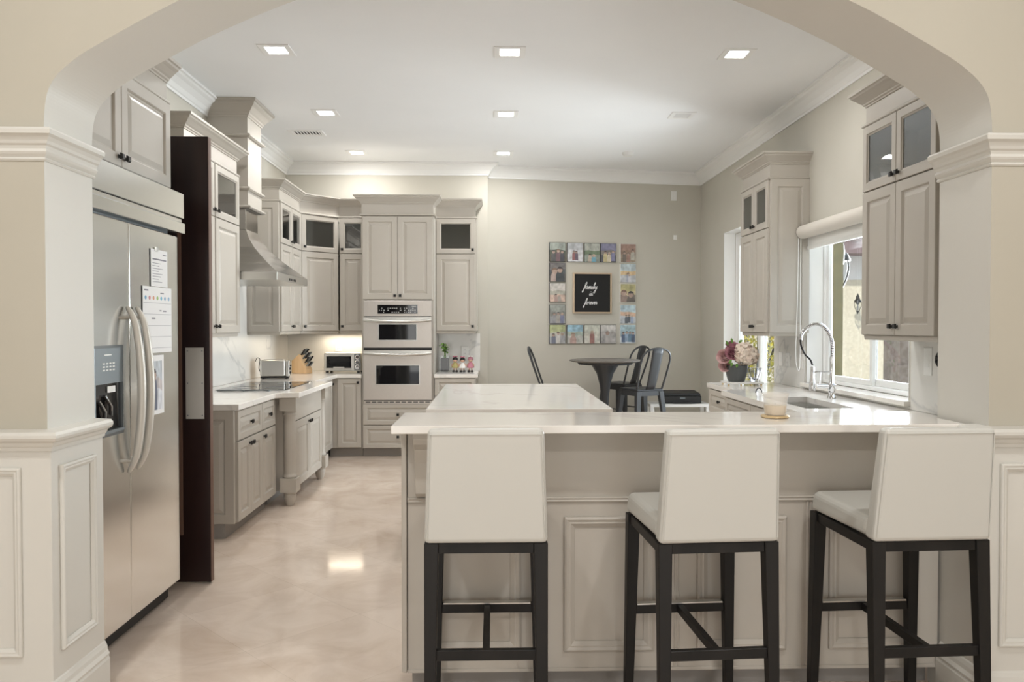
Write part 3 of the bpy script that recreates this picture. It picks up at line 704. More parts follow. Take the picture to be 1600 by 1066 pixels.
def handle(par, x, bow):
    pts = spline([(x-.0, -.012, .78), (x+bow*.5, -.045, .86), (x+bow, -.062, 1.0), (x+bow*1.1, -.068, 1.15), (x+bow, -.062, 1.30), (x+bow*.5, -.045, 1.45), (x, -.012, 1.53)], 8)
    n = len(pts); rr = [.006+.013*math.sin(PI*i/(n-1))**.5 for i in range(n)]
    m = mb(); m.tube(pts, rr, 12); m.tube([(x+.004, -.04, .83), (x+.004, .01, .83)], .009, 8); m.tube([(x+.004, -.04, 1.48), (x+.004, .01, 1.48)], .009, 8)
    return m.build('handle', M['handle'], par)
handle(fz, fs_-.045, .012); handle(fd, fs_+.045, .012)
dz0, dz1 = .966, 1.358
dx0, dx1 = .066, .33
dsp = mb().rings((dx0, 0, dz0), (1, 0, 0), (0, 0, 1), (0, -1, 0), dx1-dx0, dz1-dz0, [(0, -.002), (0, .008), (.012, .012), (.016, .012), (.016, .002), (.016, -.002)], loop=True).build('water_dispenser', M['darksteel'], t)
B(dx0+.014, dx1-.014, -.011, -.001, 1.195, dz1-.014).build('control_panel', M['darksteel'], dsp)
m_ = mb()
for r_ in range(3):
    for c_ in range(4): m_.box(dx0+.075+c_*.028, dx0+.092+c_*.028, -.0125, -.011, 1.25+r_*.014, 1.256+r_*.014)
m_.box(dx0+.09, dx0+.15, -.0125, -.011, 1.315, 1.320); m_.build('markings', M['white'], dsp)
B(dx0+.014, dx1-.014, -.0015, -.0005, dz0+.02, 1.193).build('recess', M['bglass'], dsp)
m_ = mb(); m_.tube([(.165, -.006, 1.145), (.185, -.022, 1.10), (.20, -.014, 1.06)], .013, 8, flat=.5); m_.tube([(.115, -.006, 1.125), (.135, -.022, 1.08), (.145, -.014, 1.04)], .013, 8, flat=.5); m_.build('dispenser_lever', M['chrome'], dsp)
B(.19, .255, -.008, -.004, 1.155, 1.182).build('tag', M['white'], dsp)
B(dx0+.016, dx1-.016, -.02, -.001, dz0+.016, dz0+.028).build('drip_tray', M['darksteel'], dsp)

# papers and pictures on the refrigerator door (vertical sheets on the plane x = -1.655)
FX = -1.652
def marks(par, rows, name='lettering', m='ink'):
    q = mb()
    for y0, y1, z0, z1 in rows: q.box(FX+.0018, FX+.0026, y0, y1, z0, z1)
    return q.build(name, M[m], par)
s_ = tag(B(FX, FX+.0018, 3.757, 3.945, 1.635, 1.817).build('paper_note', M['paper']), 'white printed note clipped above the calendar on the refrigerator', 'note')
marks(s_, [(3.775, 3.93, 1.765, 1.772), (3.89, 3.93, 1.792, 1.797)] + [(3.775, 3.775+random.uniform(.06, .15), 1.748-.013*i, 1.7505-.013*i) for i in range(8)])
B(FX, FX+.008, 3.80, 3.83, 1.808, 1.828).build('clip', M['steel2'], s_, .002)
s_ = tag(B(FX, FX+.0018, 3.667, 3.99, 1.31, 1.632).build('wall_calendar', M['paper']), 'white monthly calendar with coloured day headings on the refrigerator', 'calendar')
marks(s_, [(3.675, 3.982, 1.553-.055*r, 1.5545-.055*r) for r in range(5)] + [(3.683, 3.725, 1.610, 1.617), (3.86, 3.90, 1.600, 1.606), (3.85, 3.87, 1.515, 1.520), (3.89, 3.925, 1.512, 1.518), (3.76, 3.80, 1.475, 1.482)])
hd = [(.20, .38, .55), (.60, .25, .28), (.68, .36, .25), (.35, .5, .2), (.2, .48, .62), (.32, .46, .62), (.3, .45, .6)]
for i, c in enumerate(hd):
    mm = mat('calendar heading ink', c, .8)
    mb().lathe([(.0, 0), (.010, 0), (.010, .0008)], (FX+.0018, 3.697+.043*i, 1.578), 10, 'X').build('day_heading', mm, s_)
s_ = tag(B(FX, FX+.0018, 3.70, 3.892, 1.008, 1.298).build('photo_print', M['paper']), 'white bordered photo print below the calendar on the refrigerator', 'photograph')

def picture(o_name, parent, origin, u, v, w, h, fn, nx=14, ny=16):
    origin, u, v = Vector(origin), Vector(u), Vector(v)
    vs = [origin+u*(w*i/nx)+v*(h*j/ny) for j in range(ny+1) for i in range(nx+1)]
    fs = [(j*(nx+1)+i, j*(nx+1)+i+1, (j+1)*(nx+1)+i+1, (j+1)*(nx+1)+i) for j in range(ny) for i in range(nx)]
    me = bpy.data.meshes.new(o_name); me.from_pydata([tuple(p) for p in vs], [], fs)
    ca = me.color_attributes.new('print', 'FLOAT_COLOR', 'POINT')
    for k in range(len(vs)):
        i, j = k % (nx+1), k // (nx+1); ca.data[k].color = (*fn(i/nx, j/ny), 1)
    me.materials.append(M['print']); o = bpy.data.objects.new(o_name, me); C.objects.link(o); o.parent = parent
    return o
def scene_fn(seed, top, mid, bot, people, hz=(.4, .62)):
    R = random.Random(seed); P = [[R.random() for _ in range(12)] for _ in range(12)]
    def vn(u, v, k):
        x, y = u*k, v*k; i, j = int(x), int(y); fx, fy = x-i, y-j; g = lambda a, b: P[a % 12][b % 12]
        return (g(i, j)*(1-fx)+g(i+1, j)*fx)*(1-fy)+(g(i, j+1)*(1-fx)+g(i+1, j+1)*fx)*fy
    def f(u, v):
        h = v+.10*(vn(u, .3, 4)-.5)
        c = top if h > hz[1] else (mid if h > hz[0] else bot)
        n = .55+.5*vn(u, v, 5)+.45*vn(v, u, 11); k = 1
        for (pu, pv, r, hair, cloth) in people:
            r = r*.85
            d = math.hypot(u-pu, (v-pv)*1.05); bw = r*(.7+.9*min(1, max(0, (pv-v)/r/1.6)))
            if abs(u-pu) < bw and pv-r*6.5 < v < pv-r*.55: c = cloth; k = .7
            if d < r*1.2 and v > pv-r*.1: c = hair
            if d < r and v < pv+r*.45: c = (.47, .30, .22)
        c = tuple(min(.85, max(0, x*(1+(n-1)*k))) for x in c); m = sum(c)/3
        return tuple(.9*(m+(x-m)*.72)+.03 for x in c)
    return f
pf = scene_fn(3, (.45, .5, .55), (.5, .45, .45), (.6, .62, .68), [(.4, .7, .15, (.05, .03, .03), (.1, .12, .2))])
picture('photo', s_, (FX+.0022, 3.73, 1.03), (0, 1, 0), (0, 0, 1), .14, .24, pf, 40, 60)

# ------------------------------------------------------------------ dark swinging door beside the refrigerator
o = struct(B(XL+.01, -1.572, 4.30, 4.345, .012, 2.488).build('door_1', M['doorwood'], None, .002, 1), 'tall espresso swinging door standing open beside the refrigerator')
pp = B(-1.702, -1.602, 4.296, 4.2995, 0.926, 1.322).build('push_plate', M['plate'], o)
m_ = mb()
for x in (-1.692, -1.612):
    for z in (.945, 1.124, 1.303): m_.lathe([(.0, 0), (.004, 0), (.003, .002), (0, .002)][::-1], (x, 4.296, z), 8, 'Y')
m_.build('screw', M['darksteel'], pp)
B(-1.5718, -1.5705, 4.302, 4.343, .014, 2.486).build('edge_band', M['dooredge'], o)
B(-1.738, -1.722, 4.288, 4.2995, .28, 1.95).build('edge_strip', M['dooredge'], o)

# ------------------------------------------------------------------ range hood
t = thing('hood_cover', 'taupe boxed chimney cover with crown reaching the ceiling above the hood', 'hood cover', (-2.085, 6.62, 0), RL)
B(0, .385, 0, .345, 2.445, 3.36).build('box', M['cab'], t)
pth = [(0, .345), (0, 0), (.385, 0), (.385, .345)]
def band(z, h, o): return mb().sweep(pth, [(-.01, 0), (o*.5, 0), (o, h*.35), (o, h*.7), (o*.6, h), (-.01, h)], z)
band(2.445, .028, .03).build('bead_moulding', M['cab'], t); band(2.60, .03, .025).build('bead_moulding', M['cab'], t); band(3.05, .03, .03).build('bead_moulding', M['cab'], t)
mb().sweep(pth, [(-.01, 0)] + [(a*1.2, b*1.5) for a, b in CRP] + [(-.01, .138)], 3.221).build('crown', M['cab'], t)
t = thing('range_hood', 'flared stainless steel range hood over the cooktop', 'range hood', (XL+.019, 6.40, 0))
hx = .63; hy = 1.05
m_ = mb(); m_.box(0, hx, 0, hy, 1.825, 1.89); m_.build('rim', M['steel2'], t, .003, 2)
prof = [(0, 1.891), (.27, 1.965), (.52, 2.04), (.74, 2.115), (.9, 2.19), (1, 2.27)]
vs = []; fs = []
for k, (a, z) in enumerate(prof):
    y0 = .002+a*(.245-.002); y1 = hy-.002-a*(hy-.004-.575); x1 = hx-.002-a*(hx-.002-.30)
    vs += [(0, y0, z), (x1, y0, z), (x1, y1, z), (0, y1, z)]
for k in range(len(prof)-1):
    for a in range(4): b = (a+1) % 4; fs.append((k*4+a, k*4+b, k*4+4+b, k*4+4+a))
fs.append((0, 1, 2, 3)); fs.append(tuple(range(len(vs)-4, len(vs))))
mb().add(vs, fs).build('canopy', M['steel'], t)
B(.0, .30, .245, .575, 2.27, 2.444).build('flue', M['steel'], t, .003, 1)
m_ = mb()
for k in range(5): m_.box(hx, hx+.004, .38+k*.05, .40+k*.05, 1.84, 1.86)
m_.build('button', M['black'], t)

# ------------------------------------------------------------------ ceiling fixtures
def downlight(x, y, lit, label, k=1.):
    t = thing('ceiling_light', label, 'ceiling light', (x, y, CEIL), 0, 'dining room ceiling lights' if k > 1 else 'square recessed ceiling lights')
    mb().rings((-.11, -.11, 0), (1, 0, 0), (0, 1, 0), (0, 0, -1), .22, .22, [(0, 0), (0, .004), (.003, .006), (.04, .006), (.045, .001), (.045, 0)], loop=True).build('trim_ring', M['crown'], t)
    B(-.066, .066, -.066, .066, -.0025, -.0005).build('lens', M['lens'] if lit else M['dead'], t)
    if lit:
        a = area('ceiling_light_glow', (x, y, CEIL-.02), (0, 0, 0), .14, .14, LAMP_POWER*k, (1, .99, .97))
# the dining room's own recessed lights, above and behind the viewer
for x in (-1.3, 1.4):
    for y in (1.35, -1.2):
        downlight(x, y, True, 'lit square ceiling light of the dining room, behind the viewer', 2.05)
for nm, y in (('front', 5.41), ('middle', 6.98), ('back', 8.56)):
    for sd, x in (('left', -1.50), ('centre', .12), ('right', 1.72)):
        if nm == 'back' and sd == 'right': continue
        lit = not (nm == 'middle' and sd == 'right')
        if not lit: lb = 'unlit square recessed ceiling light, the only dark one'
        else: lb = {'front': 'lit square ceiling light of the row nearest the arch, %s one', 'middle': 'lit square ceiling light of the middle row, %s one', 'back': 'lit square ceiling light of the row nearest the back wall, %s one'}[nm] % sd
        downlight(x, y, lit, lb)
t = thing('air_vent', 'white slotted air vent in the ceiling above the hood side', 'vent', (-1.84, 7.70, CEIL))
mb().rings((-.17, -.11, 0), (1, 0, 0), (0, 1, 0), (0, 0, -1), .34, .22, [(0, 0), (0, .004), (.004, .008), (.035, .008), (.04, .002), (.04, 0)], loop=True).build('frame', M['crown'], t)
B(-.13, .13, -.07, .07, -.001, 0).build('backing', M['ventdark'], t)
m_ = mb()
for k in range(9): m_.box(-.126+k*.03, -.116+k*.03, -.07, .07, -.006, -.0015)
m_.build('slats', M['crown'], t)
tag(mb().lathe([(0, -.035), (.05, -.035), (.065, -.02), (.07, 0)], (1.50, 8.50, CEIL), 24).build('smoke_detector', M['white']), 'round white smoke detector on the ceiling', 'smoke detector')

# ------------------------------------------------------------------ left worktop
t = thing('cooktop', 'flat black glass cooktop in the white worktop', 'cooktop', (0, 0, 0))
B(-2.27, -1.70, 6.33, 7.25, .9155, .921).build('glass_plate', M['bglass'], t, .002, 1)
m_ = mb()
for y in (6.24, 6.27): m_.tube([(-2.22, y, .921), (-2.04, y, .925), (-2.0, y-.02, .921)], .005, 6); m_.tube([(-2.02, y, .921), (-1.86, y, .925), (-1.80, y-.02, .921)], .005, 6)
m_.box(-2.25, -1.75, 6.31, 6.329, .9155, .923); m_.build('edge_trim', M['darksteel'], t)
m_ = mb()
for x, y, r in ((-2.1, 6.55, .10), (-2.1, 7.0, .08), (-1.85, 6.55, .075), (-1.85, 7.0, .10)):
    m_.rings((0, 0, 0), (1, 0, 0), (0, 1, 0), (0, 0, 1), 0, 0, [(0, 0)]) if False else m_.tube([(x+r*math.cos(a*PI/12), y+r*math.sin(a*PI/12), .9212) for a in range(24)], .0012, 4, True)
m_.build('burner_ring', M['darksteel'], t)
t = thing('toaster', 'long steel toaster with a corded side on the left worktop', 'toaster', (-2.19, 7.78, .915), math.radians(10))
m_ = mb(); m_.box(-.14, .105, -.075, .075, .022, .19); m_.build('body', M['steel2'], t, .018, 4)
m_ = mb(); m_.box(.107, .142, -.07, .07, .022, .182); m_.build('end_cap', M['steel2'], t, .008, 3)
m_ = mb(); m_.box(-.135, .135, -.068, .068, .006, .021); [m_.box(x-.012, x+.012, -.06, .06, 0, .006) for x in (-.11, .11)]; m_.build('base', M['rubber'], t)
m_ = mb(); m_.box(-.11, .08, -.035, -.012, .1885, .1915); m_.box(-.11, .08, .012, .035, .1885, .1915); m_.build('slot', M['ventdark'], t)
for z in (.06, .10): mb().lathe([(.012, 0), (.014, .006), (.010, .014), (0, .014)], (.142, -.035, z), 14, 'X').build('dial', M['rubber'], t)
B(.142, .156, .01, .04, .12, .135).build('lever', M['rubber'], t, .003)
mb().tube(spline([(-.138, .05, .05), (-.16, .03, .10), (-.15, .03, .19), (-.18, .06, .205), (-.20, .09, .17)], 6), .004, 6).build('cord', M['rubber'], t)

kb = thing('knife_block', 'pale maple knife block in the corner of the worktop', 'knife block', (-2.13, 8.62, .915), math.radians(-25))
m_ = mb(); v = [(x, y, z) for x in (-.055, .055) for y, z in ((-.10, 0), (.10, 0), (.10, .05), (-.0, .215), (-.10, .14))]
m_.add([(y, x, z) for x, y, z in v], [(0, 1, 2, 3, 4), (9, 8, 7, 6, 5), (0, 5, 6, 1), (1, 6, 7, 2), (2, 7, 8, 3), (3, 8, 9, 4), (4, 9, 5, 0)]); m_.build('block', M['maple'], kb, .006, 2)
R_ = Matrix.Translation((-2.13, 8.62, .915)) @ Matrix.Rotation(math.radians(-25), 4, 'Z')
dirk = Vector((.62, 0, .78)).normalized()
first = None
for k in range(12):
    r, c = divmod(k, 3)
    if k >= 9: p = Vector((.085, -.03+.03*(k-9), .075)); ln = .075
    else: p = Vector((.012+.026*r, -.033+.033*c, .199-.043*r)); ln = .10
    ln *= random.uniform(.92, 1.1)
    a = p - dirk*.03; b = p + dirk*ln
    kt = thing('kitchen_knife', 'steel-handled knife standing in the maple knife block', 'knife', R_ @ p, math.radians(-25), 'knives in the maple block')
    mb().tube([dirk*.012, dirk*.02, dirk*ln*.6, dirk*ln*.9, dirk*ln], [.009, .0115, .0105, .0125, .010], 8, flat=.75).build('handle', M['darksteel'] if k % 2 else M['rubber'], kt)
    mb().lathe([(.0, 0), (.0075, .001), (0, .004)], dirk*ln, 8).build('end_cap', M['steel2'], kt)

t = thing('toaster_oven', 'silver toaster oven with three round dials under the corner cabinets', 'toaster oven', (-1.69, 8.70, .915), math.radians(0))
wO, hO = .43, .225
m_ = mb(); m_.box(-.215, .205, 0, .30, .018, hO); m_.build('body', M['steel2'], t, .012, 3)
m_ = mb(); m_.rings((-.205, 0, .03), (1, 0, 0), (0, 0, 1), (0, -1, 0), .325, .18, [(0, 0), (0, .012), (.022, .014), (.026, .006), (.026, 0)], loop=True); dr = m_.build('glass_door', M['steel2'], t)
B(-.18, .095, -.004, -.0005, .055, .185).build('pane', M['bglass'], dr)
m_ = mb(); m_.tube([(-.10, -.03, .062), (.02, -.03, .062)], .008, 8); m_.box(-.10, -.085, -.03, -.012, .056, .068); m_.box(.005, .02, -.03, -.012, .056, .068); m_.build('handle', M['steel2'], dr)
B(.128, .198, -.006, 0, .03, .215).build('control_panel', M['darksteel'], t, .003)
for z in (.065, .12, .178): mb().lathe([(.026, 0), (.026, .006), (.019, .009), (.017, .02), (0, .02)], (.163, -.006, z), 20, 'Y').build('dial', M['chrome'], t)
m_ = mb(); [m_.box(x-.015, x+.015, y-.015, y+.015, 0, .018) for x in (-.18, .17) for y in (.03, .26)]; m_.build('foot', M['rubber'], t)

def plate(name, label, cat, o, u, n, w, h, m='white', kind='outlet', group=None):
    """wall plate; o = lower corner, u = horizontal direction, n = out of the wall"""
    tt = thing(name, label, cat, (0, 0, 0), 0, group)
    o, u, n = Vector(o), Vector(u), Vector(n); z = Vector((0, 0, 1))
    mb().rings(o, u, z, n, w, h, [(0, 0), (0, .004), (.004, .006)]).build('plate', M[m], tt)
    if kind == 'switch':
        mb().rings(o+u*w*.3+z*h*.27+n*.0055, u, z, n, w*.4, h*.46, [(0, 0), (.001, .002)]).build('rocker', M[m], tt)
    else:
        for f in (.16, .55):
            s2 = mb().rings(o+u*w*.27+z*h*f+n*.0055, u, z, n, w*.46, h*.29, [(0, 0), (.001, .002)]).build('socket', M[m], tt)
            q = mb()
            for e in (.38, .58): q.rings(o+u*w*e+z*(h*f+h*.1)+n*.0076, u, z, n, w*.035, h*.1, [(0, 0), (0, .0003)])
            q.build('slot', M['ink'], s2)
    return tt
plate('outlet', 'white double outlet on the splash behind the figurines', 'outlet', (-.372, 9.099, 1.08), (1, 0, 0), (0, -1, 0), .085, .125)
plate('outlet', 'white outlet on the back splash above the toaster oven', 'outlet', (-1.86, 9.099, 1.14), (1, 0, 0), (0, -1, 0), .085, .125)
for k, (y, lb) in enumerate(((6.96, 'far'), (6.80, 'middle'), (6.50, 'near'))):
    plate('outlet' if k else 'light_switch', {'far': 'white switch plate under the panelled cabinet, nearest the glass door', 'middle': 'white outlet between two plates under the panelled wall cabinet', 'near': 'white outlet under the panelled wall cabinet, nearest the faucet'}[lb], 'switch' if not k else 'outlet', (XR-.0182, y, 1.08), (0, -1, 0), (-1, 0, 0), .08, .125, 'white', 'switch' if not k else 'outlet')
plate('light_switch', 'white dimmer switch beside the right end of the window', 'switch', (XR-.0182, 4.60, 1.145), (0, -1, 0), (-1, 0, 0), .085, .17, 'white', 'switch')
t = thing('thermostat', 'round dark thermostat with a pale rim by the right pillar', 'thermostat', (XR-.0185, 4.41, 1.245))
mb().lathe([(.055, 0), (.055, -.012), (.048, -.02), (.045, -.02)][::-1], (0, 0, 0), 28, 'X').build('rim', M['white'], t)
mb().lathe([(0, -.022), (.045, -.0205)], (0, 0, 0), 28, 'X').build('dial', M['bglass'], t)

# plant and figurines right of the oven tower
def leafmesh(m, p, d, L, w, n=(0, 0, 1), curl=.25):
    p, d, n = Vector(p), Vector(d).normalized(), Vector(n)
    s = d.cross(n)
    if s.length < 1e-3: s = Vector((1, 0, 0))
    s.normalize(); up = s.cross(d)
    vs = []
    for i in range(6):
        f = i/5; ww = w*math.sin(PI*min(1, f*.92+.04))**.8; c = p+d*L*f-up*(-1)*(-curl*L*f*f)
        vs += [c-s*ww*.5+up*ww*.12, c, c+s*ww*.5+up*ww*.12]
    fs = []
    for i in range(5):
        for k in (0, 1): fs.append((i*3+k, i*3+k+1, i*3+k+4, i*3+k+3))
    m.add(vs, fs, True)
PX, PY = -.55, 8.80
t = thing('glass_jar', 'square clear glass jar holding a small green plant', 'jar', (PX, PY, .915))
m_ = mb(); m_.rings((-.055, -.055, 0), (1, 0, 0), (0, 1, 0), (0, 0, 1), .11, .11, [(0, 0), (0, .19), (.005, .19), (.005, .008)]); m_.build('glass', M['clear'], t)
t = thing('potted_plant', 'small leafy green plant in the square glass jar', 'plant', (PX, PY, .925))
B(-.045, .045, -.045, .045, 0, .15).build('soil', M['soil'], t, .008)
RR = random.Random(5)
for k in range(8):
    a = RR.uniform(0, 6.28); r = RR.uniform(.01, .05); h = RR.uniform(.22, .33)
    top = Vector((r*math.cos(a), r*math.sin(a), h))
    st = mb(); st.tube(spline([(RR.uniform(-.02, .02), RR.uniform(-.02, .02), .14), (top.x*.3, top.y*.3, .14+(h-.14)*.6), top], 5), .003, 6); sto = st.build('stem', M['leaf'], t)
    lm = mb()
    for q in range(6):
        b = RR.uniform(0, 6.28); leafmesh(lm, top-Vector((top.x*.3, top.y*.3, .05))*RR.uniform(0, 1), (math.cos(b), math.sin(b), RR.uniform(-.5, .5)), RR.uniform(.035, .055), RR.uniform(.022, .034))
    lm.build('leaf', M['leaf'], t, fix=False)
def figurine(x, y, sc, dress, hair, label, bow):
    t = thing('figurine', label, 'figurine', (x, y, .915), 0, 'painted figurines beside the potted plant'); s = sc
    m = mb(); [m.lathe([(0, 0), (.014*s, .002), (.016*s, .012*s), (.010*s, .022*s), (0, .024*s)], (sx*.017*s, -.004, 0), 14) for sx in (-1, 1)]; m.build('shoe', M['rubber'], t)
    m = mb(); [m.cyl((sx*.015*s, 0, .018*s), (sx*.012*s, 0, .06*s), .006*s, 8) for sx in (-1, 1)]; m.build('leg', M['skin'], t)
    mb().lathe([(0, .045*s), (.042*s, .05*s), (.036*s, .07*s), (.02*s, .095*s), (.017*s, .108*s), (0, .112*s)], (0, 0, 0), 18).build('dress', dress, t)
    for sx in (-1, 1): mb().tube([(sx*.018*s, 0, .10*s), (sx*.036*s, -.006, .085*s), (sx*.034*s, -.014*s, .066*s)], [.006*s, .0055*s, .007*s], 8).build('arm', M['skin'], t)
    mb().lathe([(0, .108*s), (.02*s, .115*s), (.026*s, .133*s), (.02*s, .152*s), (0, .158*s)], (0, 0, 0), 18).build('head', M['skin'], t)
    mb().lathe([(.028*s, .128*s), (.031*s, .142*s), (.022*s, .162*s), (0, .17*s)], (0, .006*s, 0), 18).build('hair', hair, t)
    m = mb(); [m.lathe([(0, 0), (.012*s, .004), (.014*s, .012*s), (0, .018*s)], (sx*.014*s, -.01*s, .163*s), 10) for sx in (-1, 1)]; m.build('bow', bow, t)
figurine(-.430, 8.78, 1.05, M['greenpaint'], M['rubber'], 'small painted figurine in an olive dress, nearest the green plant', M['pink'])
figurine(-.345, 8.77, 1.02, M['white'], M['rubber'], 'small painted figurine in a white dress between two other figurines', M['pink'])
figurine(-.255, 8.78, 1.06, M['pink'], M['rose'], 'small painted figurine in a pink dress, farthest from the green plant', M['white'])

# ------------------------------------------------------------------ nook wall: photo tiles, sign, sensors
NU = Vector((XR+.06, YN1-YN0, 0)); NU = Vector((2.70, .42, 0)).normalized(); NN = Vector((NU.y, -NU.x, 0))
def nook(u, z, d=0.): p = Vector((-.06, YN0, 0)) + NU*u + NN*d; return Vector((p.x, p.y, z))
cols = [.757, .980, 1.197, 1.405, 1.66]; rows = [2.465, 2.218, 1.968, 1.705, 1.458]
H_, K_ = (.04, .03, .03), (.55, .42, .28)
G = {
 (0, 0): ('dark group picnic under trees', (.35, .4, .35), (.08, .1, .06), (.12, .1, .06), [(.25, .5, .11, H_, (.1, .1, .1)), (.55, .55, .11, (.2, .1, .05), (.2, .1, .12)), (.8, .5, .1, H_, (.06, .06, .08))]),
 (0, 1): ('two people on a pale snowy street', (.45, .47, .5), (.6, .6, .62), (.66, .66, .70), [(.42, .52, .08, H_, (.35, .1, .1)), (.58, .5, .08, H_, (.15, .1, .15))]),
 (0, 2): ('group before a dark fir tree', (.4, .42, .36), (.15, .22, .12), (.25, .3, .25), [(.35, .35, .09, H_, (.5, .4, .3)), (.6, .32, .1, K_, (.1, .4, .55))]),
 (0, 3): ('crowded party seen from above', (.2, .2, .35), (.25, .22, .2), (.1, .1, .12), [(.3, .5, .09, H_, (.6, .5, .2)), (.55, .45, .09, K_, (.7, .6, .4)), (.8, .55, .09, H_, (.2, .2, .4))]),
 (0, 4): ('people around a brown table', (.4, .22, .16), (.3, .18, .12), (.4, .3, .2), [(.25, .5, .09, H_, (.2, .15, .12)), (.5, .45, .09, H_, (.4, .2, .15)), (.8, .62, .09, H_, (.5, .48, .4))]),
 (1, 0): ('two close faces against dark clothes', (.2, .18, .18), (.08, .09, .1), (.10, .09, .09), [(.32, .55, .2, (.25, .14, .08), (.5, .35, .3)), (.66, .62, .19, H_, (.05, .06, .07))]),
 (2, 0): ('pale group before a decorated tree', (.6, .55, .5), (.42, .40, .32), (.62, .42, .32), [(.4, .35, .08, H_, (.5, .3, .25)), (.62, .35, .08, K_, (.4, .35, .3))]),
 (3, 0): ('grey group among trees', (.32, .34, .3), (.25, .25, .22), (.3, .3, .32), [(.3, .5, .09, H_, (.3, .3, .32)), (.55, .52, .09, H_, (.4, .36, .32)), (.8, .5, .09, K_, (.18, .2, .35))]),
 (4, 0): ('group with yellow green leaves above', (.45, .5, .2), (.5, .5, .42), (.4, .42, .45), [(.25, .45, .1, H_, (.15, .17, .25)), (.55, .55, .1, H_, (.6, .58, .55)), (.8, .5, .1, K_, (.4, .4, .42))]),
 (4, 1): ('person under a bright blue sky', (.25, .5, .65), (.4, .5, .42), (.55, .55, .5), [(.38, .45, .15, (.3, .2, .12), (.5, .3, .25))]),
 (4, 2): ('person in a red brown dress', (.6, .62, .52), (.6, .58, .48), (.62, .6, .52), [(.5, .6, .11, K_, (.4, .15, .12))]),
 (4, 3): ('pale grey portrait', (.6, .58, .55), (.5, .46, .44), (.45, .43, .42), [(.45, .55, .14, (.4, .3, .25), (.5, .47, .45))]),
 (4, 4): ('four people in navy shirts', (.35, .55, .62), (.35, .5, .6), (.55, .6, .66), [(.2, .55, .09, H_, (.06, .12, .25)), (.42, .58, .09, H_, (.25, .4, .6)), (.64, .57, .09, H_, (.1, .25, .4)), (.84, .55, .09, H_, (.05, .1, .2))]),
 (1, 4): ('couple by the sea at orange sunset', (.5, .62, .68), (.72, .48, .2), (.5, .52, .56), [(.5, .45, .08, H_, (.35, .38, .5)), (.58, .38, .07, K_, (.6, .6, .66))]),
 (2, 4): ('two smiling faces before yellow leaves', (.5, .45, .15), (.6, .5, .25), (.25, .2, .16), [(.22, .5, .2, (.2, .1, .06), (.3, .2, .16)), (.68, .42, .2, H_, (.15, .12, .1))]),
 (3, 4): ('three people on a beach at dusk', (.42, .6, .7), (.7, .42, .25), (.52, .56, .62), [(.38, .4, .07, H_, (.12, .15, .2)), (.56, .42, .07, H_, (.1, .12, .16)), (.76, .4, .07, K_, (.3, .4, .6))]),
}
posn = {(0, 0): 'top left corner', (0, 4): 'top right corner', (4, 0): 'bottom left corner', (4, 4): 'bottom right corner'}
for (r, c), (what, a_, b_, c_, ppl) in G.items():
    u, z = cols[c], rows[r]; w_, h_ = .203, .232
    t = thing('photo_tile', 'photo tile of %s' % what + (', %s of the ring' % posn[(r, c)] if (r, c) in posn else ''), 'photo tile', nook(u, z-h_), 0, 'photo tiles around the black sign')
    mb().rings((0, 0, 0), NU, (0, 0, 1), NN, w_, h_, [(0, 0), (0, .018), (.003, .021)]).build('tile', M['rubber'] if c < 4 else M['white'], t)
    o_ = NN*.0216+NU*.003+Vector((0, 0, .003))
    picture('print', t, o_, NU, (0, 0, 1), w_-.006, h_-.006, scene_fn(r*9+c, a_, b_, c_, ppl), 56, 62)

t = thing('wall_sign', 'black square sign reading family is forever in white script', 'sign', nook(1.055, 1.60))
sw, sh = .492, .50
mb().rings((0, 0, 0), NU, (0, 0, 1), NN, sw, sh, [(0, 0), (0, .030), (.004, .032), (.016, .032), (.018, .014), (.018, 0)], loop=True).build('frame', M['oakframe'], t)
mb().rings(NU*.016+Vector((0, 0, .016)), NU, (0, 0, 1), NN, sw-.032, sh-.032, [(0, .001), (0, .018)]).build('board', M['board'], t)
GL = {  # hand lettering strokes, x-height = 1
 'f': ([[(-.1, .1), (.35, .7), (.72, 1.9), (.62, 2.3), (.42, 2.0), (.22, .9), (.02, -.6), (-.15, -1.15), (-.32, -.95), (-.1, -.35), (.3, .15), (.62, .5)]], .62),
 'a': ([[(.75, .85), (.45, 1.0), (.12, .55), (.15, .08), (.45, .15), (.75, .8), (.68, .2), (.85, .05), (1.1, .45)]], 1.0),
 'm': ([[(0, .45), (.18, .95), (.12, .0), (.2, .5), (.45, .95), (.48, .5), (.42, .0), (.55, .5), (.8, .95), (.85, .5), (.82, .08), (1.0, .08), (1.2, .4)]], 1.12),
 'i': ([[(0, .4), (.22, .95), (.15, .2), (.3, .02), (.55, .45)], [(.36, 1.42), (.40, 1.5)]], .48),
 'l': ([[(0, .4), (.35, 1.2), (.52, 2.05), (.38, 2.2), (.25, 1.4), (.2, .3), (.35, .02), (.6, .45)]], .52),
 'y': ([[(0, .45), (.2, .95), (.2, .3), (.42, .1), (.7, .6), (.82, .98), (.7, .1), (.5, -1.0), (.25, -1.45), (.05, -1.2), (.35, -.5), (1.0, .35)]], 1.0),
 's': ([[(0, .3), (.32, 1.0), (.42, .6), (.4, .15), (.15, .05), (.45, .1), (.75, .4)]], .66),
 'o': ([[(.5, .98), (.15, .7), (.12, .15), (.45, .05), (.7, .5), (.5, .98), (.65, .8), (1.0, .85)]], .92),
 'r': ([[(0, .8), (.15, 1.05), (.3, .85), (.45, .9), (.36, .4), (.42, .05), (.68, .4)]], .6),
 'e': ([[(0, .4), (.4, .6), (.48, .95), (.22, .92), (.1, .4), (.3, .03), (.68, .4)]], .6),
 'v': ([[(0, .7), (.15, .98), (.25, .4), (.35, .05), (.6, .5), (.68, 1.0), (.9, .85)]], .82),
}
